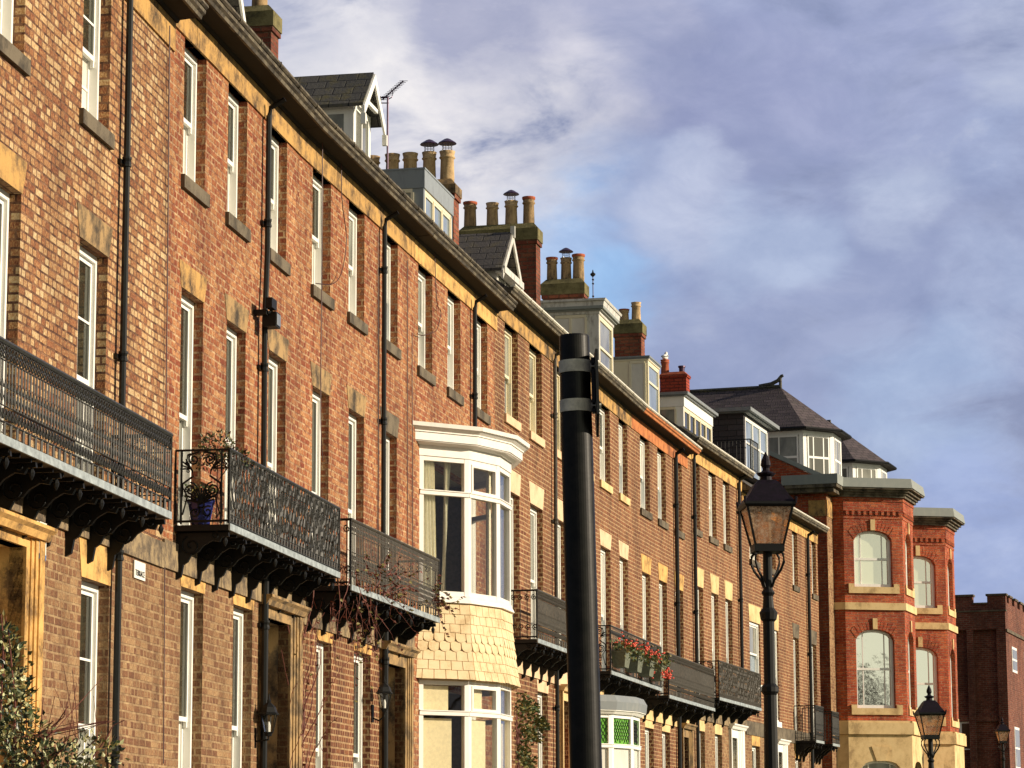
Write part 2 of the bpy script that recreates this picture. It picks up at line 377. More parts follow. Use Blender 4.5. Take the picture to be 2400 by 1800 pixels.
def warp(vec, scale, amp, rot):
    nn = g.n('ShaderNodeTexNoise'); nn.inputs['Scale'].default_value = scale; nn.inputs['Detail'].default_value = 6; nn.inputs['Roughness'].default_value = .55
    g.l(g.mapping(dirv, scale=(1, 1, 1.9), rot=(0, R(rot), 0)), nn.inputs['Vector'])
    wv = g.n('ShaderNodeVectorMath', operation='MULTIPLY_ADD'); wv.inputs[1].default_value = (amp, amp, amp * .8)
    sub = g.n('ShaderNodeVectorMath', operation='SUBTRACT'); sub.inputs[1].default_value = (.5, .5, .5); g.l(nn.outputs['Color'], sub.inputs[0])
    g.l(sub.outputs[0], wv.inputs[0]); g.l(vec, wv.inputs[2]); return wv.outputs[0]
warped = warp(warp(dirv, 9, .075, 18), 30, .03, 12)
fine = g.noise(g.mapping(dirv, scale=(1, 1, 1.7), rot=(0, R(18), 0)), 24, 7, .62, .35)
wide = g.noise(g.mapping(dirv, scale=(1, 1, 1.9), rot=(0, R(20), 0)), 13, 6, .6, .5)
broad = g.noise(g.mapping(dirv, scale=(1, 1, 2.2), rot=(0, R(15), 0)), 5.5, 5, .55, .3)
def lin(r, gg, b): return tuple(((c / 255) ** 2.2) * .84 for c in (r, gg, b))
cloud = g.ramp(wide, [(.32, lin(140, 149, 182)), (.45, lin(153, 163, 197)), (.55, lin(166, 177, 210)), (.68, lin(200, 207, 226))])
blobs = [(1400, 250, 420, (148, 154, 190), .9), (1000, 330, 420, (243, 238, 238), 1), (820, 150, 220, (220, 219, 228), .9), (1250, 400, 260, (220, 218, 226), .9), (950, 420, 260, (244, 240, 240), .95),
         (1130, 80, 200, (150, 156, 190), .8), (1480, 90, 200, (196, 197, 218), .5), (1450, 590, 230, (164, 190, 230), .95), (1420, 720, 130, (150, 192, 238), .7),
         (1700, 330, 300, (146, 153, 190), .85), (1950, 760, 420, (148, 158, 194), .85), (2050, 470, 120, (184, 194, 220), .8), (1620, 500, 130, (196, 204, 228), .7),
         (1800, 570, 130, (176, 190, 220), .7), (2300, 700, 150, (178, 190, 220), .6), (2200, 980, 200, (166, 186, 220), .6), (2000, 130, 240, (160, 166, 202), .6), (2320, 60, 150, (192, 198, 220), .6), (2300, 1250, 200, (150, 166, 212), .7)]
col = cloud
for (px, py, rad, c, s_) in blobs:
    d = Vector(ray(px, py)).normalized(); ang = math.atan(rad / FPX)
    dt = g.n('ShaderNodeVectorMath', operation='DOT_PRODUCT'); nm = g.n('ShaderNodeVectorMath', operation='NORMALIZE'); g.l(warped, nm.inputs[0])
    g.l(nm.outputs[0], dt.inputs[0]); dt.inputs[1].default_value = tuple(d)
    mr = g.n('ShaderNodeMapRange', interpolation_type='SMOOTHERSTEP'); mr.inputs['From Min'].default_value = math.cos(ang * 1.35); mr.inputs['From Max'].default_value = math.cos(ang * .25)
    g.l(dt.outputs['Value'], mr.inputs['Value'])
    f = g.math('MULTIPLY', mr.outputs[0], g.math('MULTIPLY_ADD', wide, 4.4, -1.35, clamp=True)); f = g.math('MULTIPLY', f, s_, clamp=True)
    col = g.mix(f, col, lin(*c))
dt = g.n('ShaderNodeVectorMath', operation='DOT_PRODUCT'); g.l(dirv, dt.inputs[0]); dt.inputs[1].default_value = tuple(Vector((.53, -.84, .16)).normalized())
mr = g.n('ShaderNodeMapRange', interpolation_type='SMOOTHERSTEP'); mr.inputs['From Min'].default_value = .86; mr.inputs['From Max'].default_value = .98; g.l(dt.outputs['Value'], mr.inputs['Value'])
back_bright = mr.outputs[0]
# a light wispy modulation over all of it
wisp = g.ramp(fine, [(.32, (.86, .88, .92)), (.5, (1, 1, 1)), (.66, (1.16, 1.14, 1.09))])
col = g.mix(1.0, col, wisp, 'MULTIPLY')
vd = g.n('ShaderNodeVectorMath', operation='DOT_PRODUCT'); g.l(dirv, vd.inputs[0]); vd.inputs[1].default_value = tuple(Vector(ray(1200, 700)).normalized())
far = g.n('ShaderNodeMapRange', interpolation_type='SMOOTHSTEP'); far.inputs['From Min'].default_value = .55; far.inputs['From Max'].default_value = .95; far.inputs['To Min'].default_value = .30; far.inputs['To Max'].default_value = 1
g.l(vd.outputs['Value'], far.inputs['Value']); fs = g.n('ShaderNodeVectorMath', operation='SCALE'); g.l(col, fs.inputs[0]); g.l(far.outputs[0], fs.inputs['Scale']); col = fs.outputs[0]     # sky dimmed outside the view to deepen shade on the walls
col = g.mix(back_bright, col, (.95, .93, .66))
col10 = g.n('ShaderNodeVectorMath', operation='SCALE'); col10.inputs['Scale'].default_value = 10; g.l(col, col10.inputs[0])
# thin cloud lets a little of the clear sky through
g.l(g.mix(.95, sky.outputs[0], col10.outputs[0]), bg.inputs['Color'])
scene.view_settings.view_transform = 'Standard'; scene.view_settings.look = 'None'; scene.view_settings.exposure = 0.3; scene.view_settings.gamma = 1
scene.cycles.max_bounces = 6
try: scene.cycles.transparent_max_bounces = 8
except Exception: pass

# ------------------------------------------------------------------ ground (below the frame)
def sheet(name, x0, x1, y0, y1, z, m):
    mb = MB(); mb.quad((x0, y0, z), (x1, y0, z), (x1, y1, z), (x0, y1, z)); return tag(mb.build(name, m), kind='structure')
sheet('ground', -2500, 2500, -2500, 2500, -.012, M['grass'])
sheet('road', 3.5, 11, -40, 30, -.004, M['asphalt'])
sheet('pavement', -6, 3.4, -40, 60, .0, M['stone_grey'])

# ------------------------------------------------------------------ building blocks
def slab(mb, poly, w0, w1):
    """outline [(u,z)] given thickness from w0 to w1"""
    n = len(poly); i = len(mb.v)
    mb.v += [(u, -w0, z) for u, z in poly] + [(u, -w1, z) for u, z in poly]
    for k in range(n):
        j = (k + 1) % n; mb.f.append((i + k, i + j, i + n + j, i + n + k)); mb.m.append(mb.mi)
    mb.f.append(tuple(i + k for k in range(n))[::-1]); mb.m.append(mb.mi)
    mb.f.append(tuple(i + n + k for k in range(n))); mb.m.append(mb.mi)

def wall_mesh(mb, u0, u1, z0, z1, holes, zsplit, depth=.13, back=-9.0):
    us = sorted({u0, u1, *[h[0] for h in holes], *[h[1] for h in holes]}); us = [u for u in us if u0 <= u <= u1]
    zs = sorted({z0, z1, zsplit, *[h[2] for h in holes], *[h[3] for h in holes]}); zs = [z for z in zs if z0 <= z <= z1]
    for a, b_ in zip(us, us[1:]):
        for c, d in zip(zs, zs[1:]):
            um, zm = (a + b_) / 2, (c + d) / 2
            if any(h[0] < um < h[1] and h[2] < zm < h[3] for h in holes): continue
            mb.mi = 1 if zm < zsplit else 0
            mb.quad((a, 0, c), (b_, 0, c), (b_, 0, d), (a, 0, d))
    for (a, b_, c, d) in holes:
        mb.mi = 1 if (c + d) / 2 < zsplit else 0
        D = depth
        mb.quad((a, 0, c), (a, D, c), (a, D, d), (a, 0, d)); mb.quad((b_, 0, c), (b_, D, c), (b_, D, d), (b_, 0, d))
        mb.quad((a, 0, d), (b_, 0, d), (b_, D, d), (a, D, d)); mb.quad((a, 0, c), (b_, 0, c), (b_, D, c), (a, D, c))
    mb.mi = 0

def sash(H, u0, u1, z0, z1, bars=(0, 0), pu='glass_dark', pl='glass_pale', rec=.11, sill=None, lintel=None, white='white', meet=.5, lflare=.07, single=False, name='window'):
    mb = MB(); fw = .05; a, b_ = u0 + .004, u1 - .004
    mb.b(a, a + fw, -rec - .17, -rec, z0, z1); mb.b(b_ - fw, b_, -rec - .17, -rec, z0, z1)
    mb.b(a + fw, b_ - fw, -rec - .17, -rec - .002, z1 - .07, z1 - .001); mb.b(a + fw, b_ - fw, -rec - .17, -rec + .03, z0, z0 + .05)
    ia, ib = a + fw, b_ - fw; zm = z0 + .05 + (z1 - .07 - z0 - .05) * (1 - meet)
    def light(za, zb, w0, w1, nv, nh, bot=.05):
        st = .042
        mb.b(ia, ia + st, w0, w1, za, zb); mb.b(ib - st, ib, w0, w1, za, zb)
        mb.b(ia + st, ib - st, w0, w1 + .002, za, za + bot); mb.b(ia + st, ib - st, w0, w1 - .001, zb - .045, zb)
        for k in range(nv):
            c = ia + (ib - ia) * (k + 1) / (nv + 1); mb.b(c - .011, c + .011, w0 + .006, w1 - .004, za + bot, zb - .045)
        for k in range(nh):
            c = za + bot + (zb - za - bot - .045) * (k + 1) / (nh + 1); mb.b(ia + st, ib - st, w0 + .007, w1 - .005, c - .012, c + .012)
    if single:
        light(z0 + .05, z1 - .07, -rec - .08, -rec - .04, bars[0], bars[1])
    else:
        light(zm - .03, z1 - .07, -rec - .075, -rec - .035, bars[0], bars[1]); light(z0 + .05, zm + .015, -rec - .125, -rec - .085, bars[0], bars[1], bot=.075)
        for s_ in (ia + .003, ib - .043): mb.b(s_, s_ + .04, -rec - .073, -rec - .037, zm - .09, zm - .03)     # sash horns
    f = mb.build(name, M[white], H)
    q_ = rnd.random()
    if q_ < .22: pl = 'glass_grey'
    elif q_ > .85: pl = 'glass_blue'
    if rnd.random() < .2: pu = 'glass_grey' if pu == 'glass_dark' else 'glass_dark'
    if single:
        p = MB(); p.b(ia, ib, -rec - .063, -rec - .057, z0 + .05, z1 - .07); p.build('pane', M[pu], f)
    else:
        p = MB(); p.b(ia, ib, -rec - .058, -rec - .052, zm, z1 - .07); p.build('pane', M[pu], f)
        p = MB(); p.b(ia, ib, -rec - .108, -rec - .102, z0 + .05, zm); p.build('pane', M[pl], f)
    if sill:
        s_ = MB(); s_.b(u0 - .07, u1 + .07, -rec - .03, .045, z0 - .15, z0 - .001); s_.build('sill', M[sill], f)
    if lintel:
        zt, m_, fl = lintel
        s_ = MB(); slab(s_, [(u0 - .02, z1 + .001), (u1 + .02, z1 + .001), (u1 + fl, zt), (u0 - fl, zt)], -.11, .007); s_.build('lintel', M[m_], f)
    return f

def cornice(H, u0, u1, zf, zft, frz='sandstone', fas='cornice', gut='cornice', w=.31, up=.125):
    mb = MB()
    # blocks of the frieze, slightly uneven
    u = u0
    while u < u1 - .01:
        v = min(u1, u + rnd.uniform(.75, 1.1)); mb.b(u + .003, v - .003, -.1, .022 + rnd.uniform(0, .004), zf, zft); u = v
    mb.build('frieze', M[frz], H)
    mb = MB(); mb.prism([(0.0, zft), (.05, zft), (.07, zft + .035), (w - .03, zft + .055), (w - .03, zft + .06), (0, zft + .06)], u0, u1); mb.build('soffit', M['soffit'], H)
    mb = MB()
    u = u0
    while u < u1 - .01:
        v = min(u1, u + rnd.uniform(1.3, 1.9))
        mb.prism([(w - .03, zft + .03), (w, zft + .03), (w + .012, zft + up * .55), (w + .045, zft + up * .7), (w + .05, zft + up), (-.05, zft + up + .01), (-.05, zft + .062), (w - .03, zft + .062)], u + .003, v - .003); u = v
    mb.build('cornice', M[fas], H)
    mb = MB(); mb.prism([(w - .01, zft + up + .012), (w + .055, zft + up + .012), (w + .08, zft + up + .03), (w + .075, zft + up + .06), (w + .06, zft + up + .06), (w + .04, zft + up + .035), (w - .01, zft + up + .03)], u0, u1)
    u = u0 + .4
    while u < u1: mb.b(u, u + .02, w - .02, w + .085, zft + up + .005, zft + up + .066); u += .95
    mb.build('gutter', M[gut], H)
def roof(H, u0, u1, ze, mat='slate', pitch=36, depth=4.4):
    mb = MB(); h = depth * math.tan(R(pitch))
    mb.prism([(.28, ze), (.28, ze + .04), (-depth, ze + h + .28 * .73), (-2 * depth - .3, ze), (-2 * depth - .3, ze - .05)], u0, u1)
    return mb.build('roof', M[mat], H)

def pipe(H, u, z0, z1, w=.075, r=.036, bends=(), collars=1.9, mat='pipe', name='downpipe', head=False):
    mb = MB(); pts = [(u, -w, z0)]
    for z, du in bends: pts.append((u + du, -w, z))
    pts.append((u + (bends[-1][1] if bends else 0), -w, z1)); mb.tube(pts, r, 8)
    z = z0 + .6
    def off(z):
        o = 0; pz = z0; pd = 0
        for bz, du in list(bends) + [(z1, bends[-1][1] if bends else 0)]:
            if z <= bz: return pd + (du - pd) * (z - pz) / max(1e-6, bz - pz)
            pz, pd = bz, du
        return pd
    while z < z1 - .1:
        d = off(z); mb.lathe([(r + .002, z - .055), (r + .014, z - .05), (r + .014, z - .03), (r + .006, z), (r + .014, z + .03), (r + .014, z + .05), (r + .002, z + .055)], (u + d, -w), 8)
        mb.b(u + d - .09, u + d + .09, 0, w * .5, z - .025, z + .02); z += collars
    if head:
        d = off(z1); mb.tube([(u + d, -w, z1 - .03), (u + d, -w - .1, z1 + .12), (u + d, -w - .22, z1 + .2)], r, 8)
    else:
        d = off(z1); mb.tube([(u + d, -w, z1 - .02), (u + d, -w - .02, z1 + .1), (u + d, -w - .2, z1 + .2)], r * .9, 8)
    return mb.build(name, M[mat], H, smooth=False)

# ---- ironwork
def railing(mb, A, B, z0, z1, style, seed=1):
    rr = random.Random(seed); dx, dy = B[0] - A[0], B[1] - A[1]; L = math.hypot(dx, dy); ux, uy = dx / L, dy / L
    P = lambda s, z, o=0.0: (A[0] + ux * s - uy * o, -(A[1] + uy * s + ux * o), z)
    def rail(z, r, n=6): mb.tube([P(0, z), P(L, z)], r, n)
    def ring(s, z, r, th=.006, n=8, ry=None):
        mb.tube([P(s + r * math.cos(2 * math.pi * k / n), z + (ry or r) * math.sin(2 * math.pi * k / n)) for k in range(n + 1)], th, 3, cap=False)
    def scroll(s, z, r, turns, a0, hand, th=.007, n=11):
        mb.tube([P(s + r * (1 - .8 * k / n) * math.cos(a0 + hand * k / n * turns * 6.283), z + r * (1 - .8 * k / n) * math.sin(a0 + hand * k / n * turns * 6.283)) for k in range(n + 1)], th, 3)
    H = z1 - z0
    for s in (0.0, L): mb.tube([P(s, z0), P(s, z1)], .016, 6)
    if style == 'dense':
        rail(z1, .024); rail(z1 - .15, .009, 4); rail(z0 + .40, .007, 4); rail(z0 + .245, .007, 4); rail(z0 + .11, .011, 4)
        k = 0; s = .045
        while s < L:
            ring(s, z1 - .048, .030, .008, 6); ring(s + .035, z1 - .105, .030, .008, 6)
            mb.tube([P(s, z0 + .245), P(s + rr.uniform(-.004, .004), z0 + .5), P(s, z1 - .15)], .0085, 4)
            ring(s, z0 + .325, .026, .007, 6, ry=.05); ring(s + .035, z0 + .18, .026, .008, 6, ry=.045)
            mb.tube([P(s - .03, z0 + .40), P(s, z0 + .47), P(s + .03, z0 + .40)], .007, 3)
            if k % 2 == 0: mb.tube([P(s, z0), P(s, z0 + .11)], .013, 4)
            s += .082; k += 1
    elif style == 'fine':
        rail(z1, .022); rail(z1 - .17, .008, 4); rail(z0 + .42, .008, 4); rail(z0 + .11, .010, 4); rail(z0 + .17, .006, 4)
        s = .04; k = 0
        while s < L:
            mb.tube([P(s, z0 + .11), P(s, z1)], .0072, 4)
            for zz in (z1 - .05, z1 - .115): ring(s + .03, zz, .024, .006, 6)
            for zz in (z0 + .22, z0 + .29, z0 + .36): ring(s + .03, zz, .025, .006, 6)
            if k % 2 == 0: mb.tube([P(s, z0), P(s, z0 + .11)], .010, 4)
            s += .082; k += 1
    elif style == 'scroll':
        rail(z1, .022); rail(z0 + .10, .009, 4); rail(z0 + .02, .012, 4)
        s = .05; k = 0; pitch = .135
        while s < L:
            h = rr.choice((1, -1)); a = rr.uniform(.018, .040); j1, j2 = rr.uniform(-.06, .06), rr.uniform(-.05, .05)
            mb.tube([P(s + h * a * math.sin(t / 9 * 9.4) * (1 - .25 * math.cos(t)), z0 + .1 + (H - .1) * t / 14) for t in range(15)], .011, 4)
            mb.tube([P(s + .065 - h * a * math.sin(t / 9 * 9.4 + .6), z0 + .1 + (H - .12) * t / 14) for t in range(15)], .010, 4)
            scroll(s + .03, z1 - .09, .05, 1.3, 1.5, h, .012); scroll(s + .035 + j2 * .4, z0 + .42 + j1, .045, 1.2, -1.2, -h, .010); scroll(s + .06, z0 + .21 + j2, .055, 1.1, 2.6, h, .010)
            for t in range(5):
                zz = z1 - .16 - t * .028; mb.tube([P(s + .03 - .03, zz), P(s + .03, zz + .02), P(s + .06, zz)], .008, 3)
            mb.tube([P(s, z0 + .02), P(s, z0 + .1)], .008, 4); ring(s + .07, z0 + .06, .03, .006, 6)
            s += pitch; k += 1
    elif style == 'lyre':       # openwork end panel with scrolls and a palmette
        rail(z1, .013); rail(z0 + .03, .014)
        for s in (.12 * L, .86 * L): mb.tube([P(s, z0), P(s, z1)], .012, 5)
        c = .49 * L; q = L / .58
        for h in (-1, 1):
            scroll(c + h * .085 * q, z1 - .10, .062 * q, 1.6, math.pi / 2, -h, .011, 18)
            mb.tube([P(c + h * x * q, z1 - d) for x, d in ((.03, .02), (.15, .05), (.165, .13), (.10, .22), (.09, .28), (.20, .36))], .012, 5)
            for a in (0, .35, .7, 1.05): mb.tube([P(c + h * .11 * q, z1 - .2), P(c + h * (.11 + .12 * math.cos(a)) * q, z1 - .2 + .12 * math.sin(a))], .008, 4)
            scroll(c + h * .145 * q, z1 - .22, .022, 1.2, 0, h, .007)
            scroll(c + h * .12 * q, z1 - .435, .085 * q, 2.0, math.pi / 2, h, .011, 22)
            mb.tube([P(c + h * x * q, z) for x, z in ((.20, z1 - .36), (.205, z1 - .5), (.21, z0 + .42), (.15, z0 + .30), (.2, z0 + .1))], .010, 5)
            scroll(c + h * .07 * q, z0 + .13, .062 * q, 1.3, 1.0, h, .012, 16)
        for k in range(-6, 7):
            a = math.pi / 2 + k * .235; mb.tube([P(c, z0 + .22), P(c + .14 * q * math.cos(a), z0 + .24 + .15 * math.sin(a))], .0075, 4, r2=.011)
        ring(c, z0 + .21, .035, .012)
    elif style == 'swirl':
        rail(z1, .018); rail(z0 + .03, .014); s = .07
        while s < L - .02:
            scroll(s, z1 - .12, .05, 1.4, 1.5, 1, .010); scroll(s + .02, z0 + .2, .055, 1.3, -1.5, -1, .010); mb.tube([P(s, z0), P(s, z1)], .007, 4); s += .12
    else:
        rail(z1, .016); rail(z0 + .06, .010); s = .09
        while s < L: mb.tube([P(s, z0), P(s, z1)], .0075, 4); s += .105

def bracket(mb, u, wd, zb, d=.46, mat=None):
    t = .024
    pr = [(0.0, zb), (wd * .96, zb), (wd * .97, zb - .045), (wd * .84, zb - .05), (wd * .80, zb - .10), (wd * .66, zb - .085), (wd * .5, zb - .14), (wd * .40, zb - .21), (wd * .31, zb - .20), (wd * .22, zb - .31), (wd * .14, zb - .34), (wd * .10, zb - d + .03), (.0, zb - d)]
    mb.prism(pr, u - t, u + t)
    for s_ in (-1, 1):
        mb.spiral((u + s_ * (t + .006), .17, zb - .14), 'w', .115, 1.4, .010, 16, 2.0); mb.spiral((u + s_ * (t + .006), wd * .74, zb - .035), 'w', .05, 1.2, .008, 10, 1.0)
    mb.lathe([(.005, zb - .15), (.02, zb - .12), (.028, zb - .09), (.012, zb - .05)], (u, -wd * .9), 6)

def balcony(H, u0, u1, zb, zr, style, side='lyre', wd=.6, mat='iron', nbr=6, brd=.50, ends=(True, True), edge='iron_edge', sseed=1, label=None):
    mb = MB(); mb.b(u0, u1, 0, wd, zb + .012, zb + .075)
    for k in range(int((u1 - u0) / .3)):
        c = u0 + .15 + k * .3; mb.b(c - .012, c + .012, .02, wd - .03, zb - .02, zb + .011)
    f = mb.build('balcony', M['iron'], H)
    if label: f['label'] = label
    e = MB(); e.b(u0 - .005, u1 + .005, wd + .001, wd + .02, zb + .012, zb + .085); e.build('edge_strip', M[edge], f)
    r_ = MB(); railing(r_, (u0, wd), (u1, wd), zb + .085, zr, style, sseed); r_.build('railing', M[mat], f)
    for k, uu in enumerate((u0, u1)):
        if ends[k]:
            r_ = MB(); railing(r_, (uu, .0), (uu, wd), zb + .085, zr, side, sseed + 5 + k); r_.build('side_railing', M['iron'], f)
    for k in range(nbr):
        b_ = MB(); bracket(b_, u0 + .1 + (u1 - u0 - .2) * k / max(1, nbr - 1), wd, zb - .001, brd); b_.build('bracket', M['iron'], f)
    return f

def doorcase(H, u0, u1, zt, ou0, ou1, ozt, z0, stone='sandstone', leaf='door_brown', rec=.32, name='door'):
    """u0..u1, zt: opening; ou0..ou1, ozt: outside of the stone surround"""
    mb = MB(); mb.b(u0, u1, -rec - .05, -rec, z0, zt - .42)
    for a in (.12, .55): 
        for (c, d) in ((.15, .9), (1.05, 1.95)): mb.b(u0 + (u1 - u0) * a, u0 + (u1 - u0) * (a + .33), -rec, -rec + .015, z0 + c, min(z0 + d, zt - .5))
    d_ = mb.build(name, M[leaf], H)
    p = MB(); p.b(u0 + .04, u1 - .04, -rec - .035, -rec - .025, zt - .36, zt - .06); p.build('fanlight', M['glass_grey'], d_)
    f = MB(); f.b(u0, u1, -rec - .04, -rec + .02, zt - .42, zt - .36); f.b(u0, u1, -rec - .04, -rec + .01, zt - .06, zt)
    f.build('transom', M['white'], d_)
    s_ = MB(); w_ = ou1 - u1
    for (a, b_, sg) in ((ou0, u0, -1), (u1, ou1, 1)):
        s_.b(a, b_, -rec, .03, z0, ozt - .12)
        for k, ww in enumerate((.045, .06, .075)):
            e = (b_ - a) * (.25 + .2 * k)
            if sg > 0: s_.b(u1 + e, ou1, .031, ww, z0, ozt - .12 - .0)
            else: s_.b(ou0, u0 - e, .031, ww, z0, ozt - .12)
    s_.b(u0, u1, -rec, .029, zt, ozt - .12)
    s_.prism([(-.02, ozt - .119), (.10, ozt - .119), (.13, ozt - .06), (.17, ozt - .03), (.17, ozt), (-.02, ozt)], ou0 - .05, ou1 + .05)
    s_.build('door_surround', M[stone], d_)
    return d_

def sweep_tiles(): pass

# ------------------------------------------------------------------ the terrace
def newhouse(P, xv, label):
    S = Seg(P, xv); H = empty('terraced_house', (P[0], P[1], 0), S.rz, label, 'house', 'houses of the long brick terrace')
    return S, H
GB = 'glass_dark'
def front(S, H, u0, u1, zf, zft, holes, zs, brick, low, **k):
    mb = MB(); wall_mesh(mb, u0, u1, -.3, zf, holes, zs); mb.build('wall', [M[brick], M[low]], H)
    mb = MB(); mb.b(u0, u1, -9.2, -9.0, -.3, zf); mb.build('rear_wall', M[brick], H)
def string(H, u0, u1, z0, z1, m='string_stone', gaps=()):
    mb = MB(); u = u0
    while u < u1 - .01:
        v = min(u1, u + rnd.uniform(.7, 1.2)); mb.b(u + .003, v - .003, -.02, .03 + rnd.uniform(0, .006), z0, z1); u = v
    mb.build('string_course', M[m], H)

def u3(S, y, *xs): return [S.uat(x, y) for x in xs]

# ======== house A
rA = ray(225, 579); kA = 27 / rA[1]; PA = (rA[0] * kA, 27.0)
SA, HA = newhouse(PA, 2170, 'nearest terraced house, tan brick, with the stone doorcase at the left edge'); uA = SA.uat(386, 900); LA = -7.0
zf = SA.zat(343, 54); zft = SA.zat(376, 20); zsl = SA.zat(192, 258)
zml = SA.zat(186, 554); zmt = SA.zat(182, 474); zgl = SA.zat(190, 1351); zgt = SA.zat(179, 1256)
zb = 3.33 + EYE; zr = 4.18 + EYE; zfl = zb + .08
w2 = (SA.uat(192, 200), SA.uat(257, 200)); w1 = (SA.uat(57, 100) - .93, SA.uat(57, 100)); w0 = (w1[0] - 2.7, w1[1] - 2.7)
m2 = (SA.uat(185, 650), SA.uat(252, 650)); m1 = (SA.uat(49, 500) - .93, SA.uat(49, 500)); m0 = (m1[0] - 2.7, m1[1] - 2.7)
g2 = (SA.uat(190, 1400), SA.uat(256, 1400))
dr = SA.uat(52, 1400); dro = SA.uat(85, 1400); dzt = SA.zat(52, 1281); dzo = SA.zat(87, 1239)
dl = dr - 1.25; dlo = dl - (dro - dr)
gs = zgl - 2.75
holes = [(*w2, zsl, zf), (*w1, zsl, zf), (*w0, zsl, zf), (*m2, zfl, zml), (*m1, zfl, zml), (*m0, zfl, zml), (*g2, gs, zgl), (dl, dr, .6, dzt)]
front(SA, HA, LA, uA, zf, zft, holes, zb - .1, 'brick_tan', 'brick_tan_low')
for w in (w2, w1, w0): sash(HA, *w, zsl, zf, (1, 1), 'glass_grey', 'glass_pale', sill='stone_grey')
for w, l in ((m2, 'sandstone_dirty'), (m1, 'sandstone'), (m0, 'sandstone')): sash(HA, *w, zfl, zml, (1, 1), 'glass_dark', 'glass_pale', lintel=(zmt, l, .13))
sash(HA, *g2, gs, zgl, (1, 1), 'glass_dark', 'glass_grey', lintel=(zgt, 'sandstone_warm', .12), sill='stone_grey')
doorcase(HA, dl, dr, dzt, dlo, dro, dzo, .6, 'sandstone_warm', 'door_brown')
zs1 = SA.zat(150, 1244); string(HA, LA, uA, zs1, zs1 + .27)
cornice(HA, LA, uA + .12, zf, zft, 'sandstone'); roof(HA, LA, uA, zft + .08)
pA = SA.uat(296, 450, .075); pipe(HA, pA, 0, zf + .05, bends=((zb - .2, .0), (zb + .3, -.0),), collars=2.0)
balcony(HA, -4.95, SA.uat(401, 1033, .6), zb, zr, 'dense', side='fine', nbr=9, ends=(False, True), mat='iron_grey')

# ======== house B
PB = (-3.701, 29.582); SB, HB = newhouse(PB, 2300, 'terraced house of orange brick behind the balcony with the scrolled end panel'); uB = 5.93
zf = SB.zat(488, 143); zft = SB.zat(600, 200); zsl = SB.zat(424, 407); zml = SB.zat(424.5, 672); zmt = SB.zat(417, 604)
zgl = SB.zat(424, 1374); zgt = SB.zat(420, 1315); zb = SB.zat(538, 1246, .6); zr = SB.zat(538, 1053, .6)
t = [(SB.uat(430, 300), SB.uat(482, 300)), (SB.uat(533, 400), SB.uat(578, 400)), (SB.uat(672, 450) - .88, SB.uat(672, 450))]
m = [(SB.uat(425, 700), SB.uat(477, 700)), (SB.uat(531, 790), SB.uat(576, 790)), (SB.uat(670, 900) - .88, SB.uat(670, 900))]
gg = [(SB.uat(424, 1400), SB.uat(477, 1400)), (SB.uat(546, 1500), SB.uat(591, 1500))]
dr = SB.uat(676, 1500); dro = SB.uat(697, 1500); dzt = SB.zat(640, 1453); dzo = SB.zat(660, 1412); dl = dr - 1.15; gs = zgl - 2.75
holes = [(*w, zsl, zf) for w in t] + [(*w, zb + .08, zml) for w in m] + [(*w, gs, zgl) for w in gg] + [(dl, dr, .6, dzt)]
front(SB, HB, 0, uB, zf, zft, holes, zb - .1, 'brick_orange', 'brick_tan_low')
for w in t: sash(HB, *w, zsl, zf, (0, 0), 'glass_dark', 'glass_pale', sill='stone_grey')
for w, l in zip(m, ('sandstone', 'sandstone_dirty', 'sandstone_dirty')): sash(HB, *w, zb + .08, zml, (0, 0), 'glass_dark', 'glass_pale', lintel=(zmt, l, .12))
for w in gg: sash(HB, *w, gs, zgl, (0, 0), 'glass_dark', 'glass_pale', lintel=(zgt, 'sandstone_warm', .10), sill='stone_grey')
doorcase(HB, dl, dr, dzt, dl - .3, dro, dzo, .6, 'sandstone_dirty', 'door_dark')
zs1 = SB.zat(400, 1310) ; string(HB, 0, uB, zb - .42, zb - .12)
cornice(HB, .12, uB, zf, zft, 'sandstone'); roof(HB, 0, uB, zft + .08)
pipe(HB, SB.uat(627, 330, .075), zb, zf + .02, bends=((zb + .4, -.0), (SB.zat(620, 760), -.03), (SB.zat(622, 600), .06)), collars=1.8)
pipe(HB, SB.uat(621, 1500, .075), 0, zb - .02, r=.042)
balcony(HB, SB.uat(538, 1053, .6), SB.uat(795, 1200, .6), zb, zr, 'scroll', side='lyre', nbr=8, mat='iron_grey')

# ======== house C
PC = (-2.739, 35.433); SC, HC = newhouse(PC, 2516, 'terraced house of orange brick left of the white bow window, vines on its balcony'); uC = 6.48
zf = SC.zat(714, 375); zft = zf + .31; zsl = SC.zat(727, 665); zml = SC.zat(817, 956); zmt = SC.zat(811, 900)
zgl = SC.zat(742, 1499); zgt = SC.zat(742, 1445); zb = SC.zat(828, 1388, .6); zr = SC.zat(822, 1217, .6)
t = [(SC.uat(732, 550), SC.uat(775, 550)), (SC.uat(817, 600), SC.uat(854, 600)), (SC.uat(932, 700) - .92, SC.uat(932, 700))]
m = [(SC.uat(732, 950), SC.uat(771, 950)), (SC.uat(817, 1000), SC.uat(853, 1000)), (SC.uat(930, 1050) - .92, SC.uat(930, 1050))]
gg = [(SC.uat(741, 1600), SC.uat(776, 1600)), (SC.uat(829, 1620), SC.uat(868, 1620))]
dr = SC.uat(946, 1600); dro = SC.uat(958, 1600); dzt = SC.zat(915, 1557); dzo = SC.zat(935, 1516); dl = dr - 1.15; gs = zgl - 2.75
holes = [(*w, zsl, zf) for w in t] + [(*w, zb + .08, zml) for w in m] + [(*w, gs, zgl) for w in gg] + [(dl, dr, .6, dzt)]
front(SC, HC, 0, uC, zf, zft, holes, zb - .1, 'brick_orange', 'brick_brown')
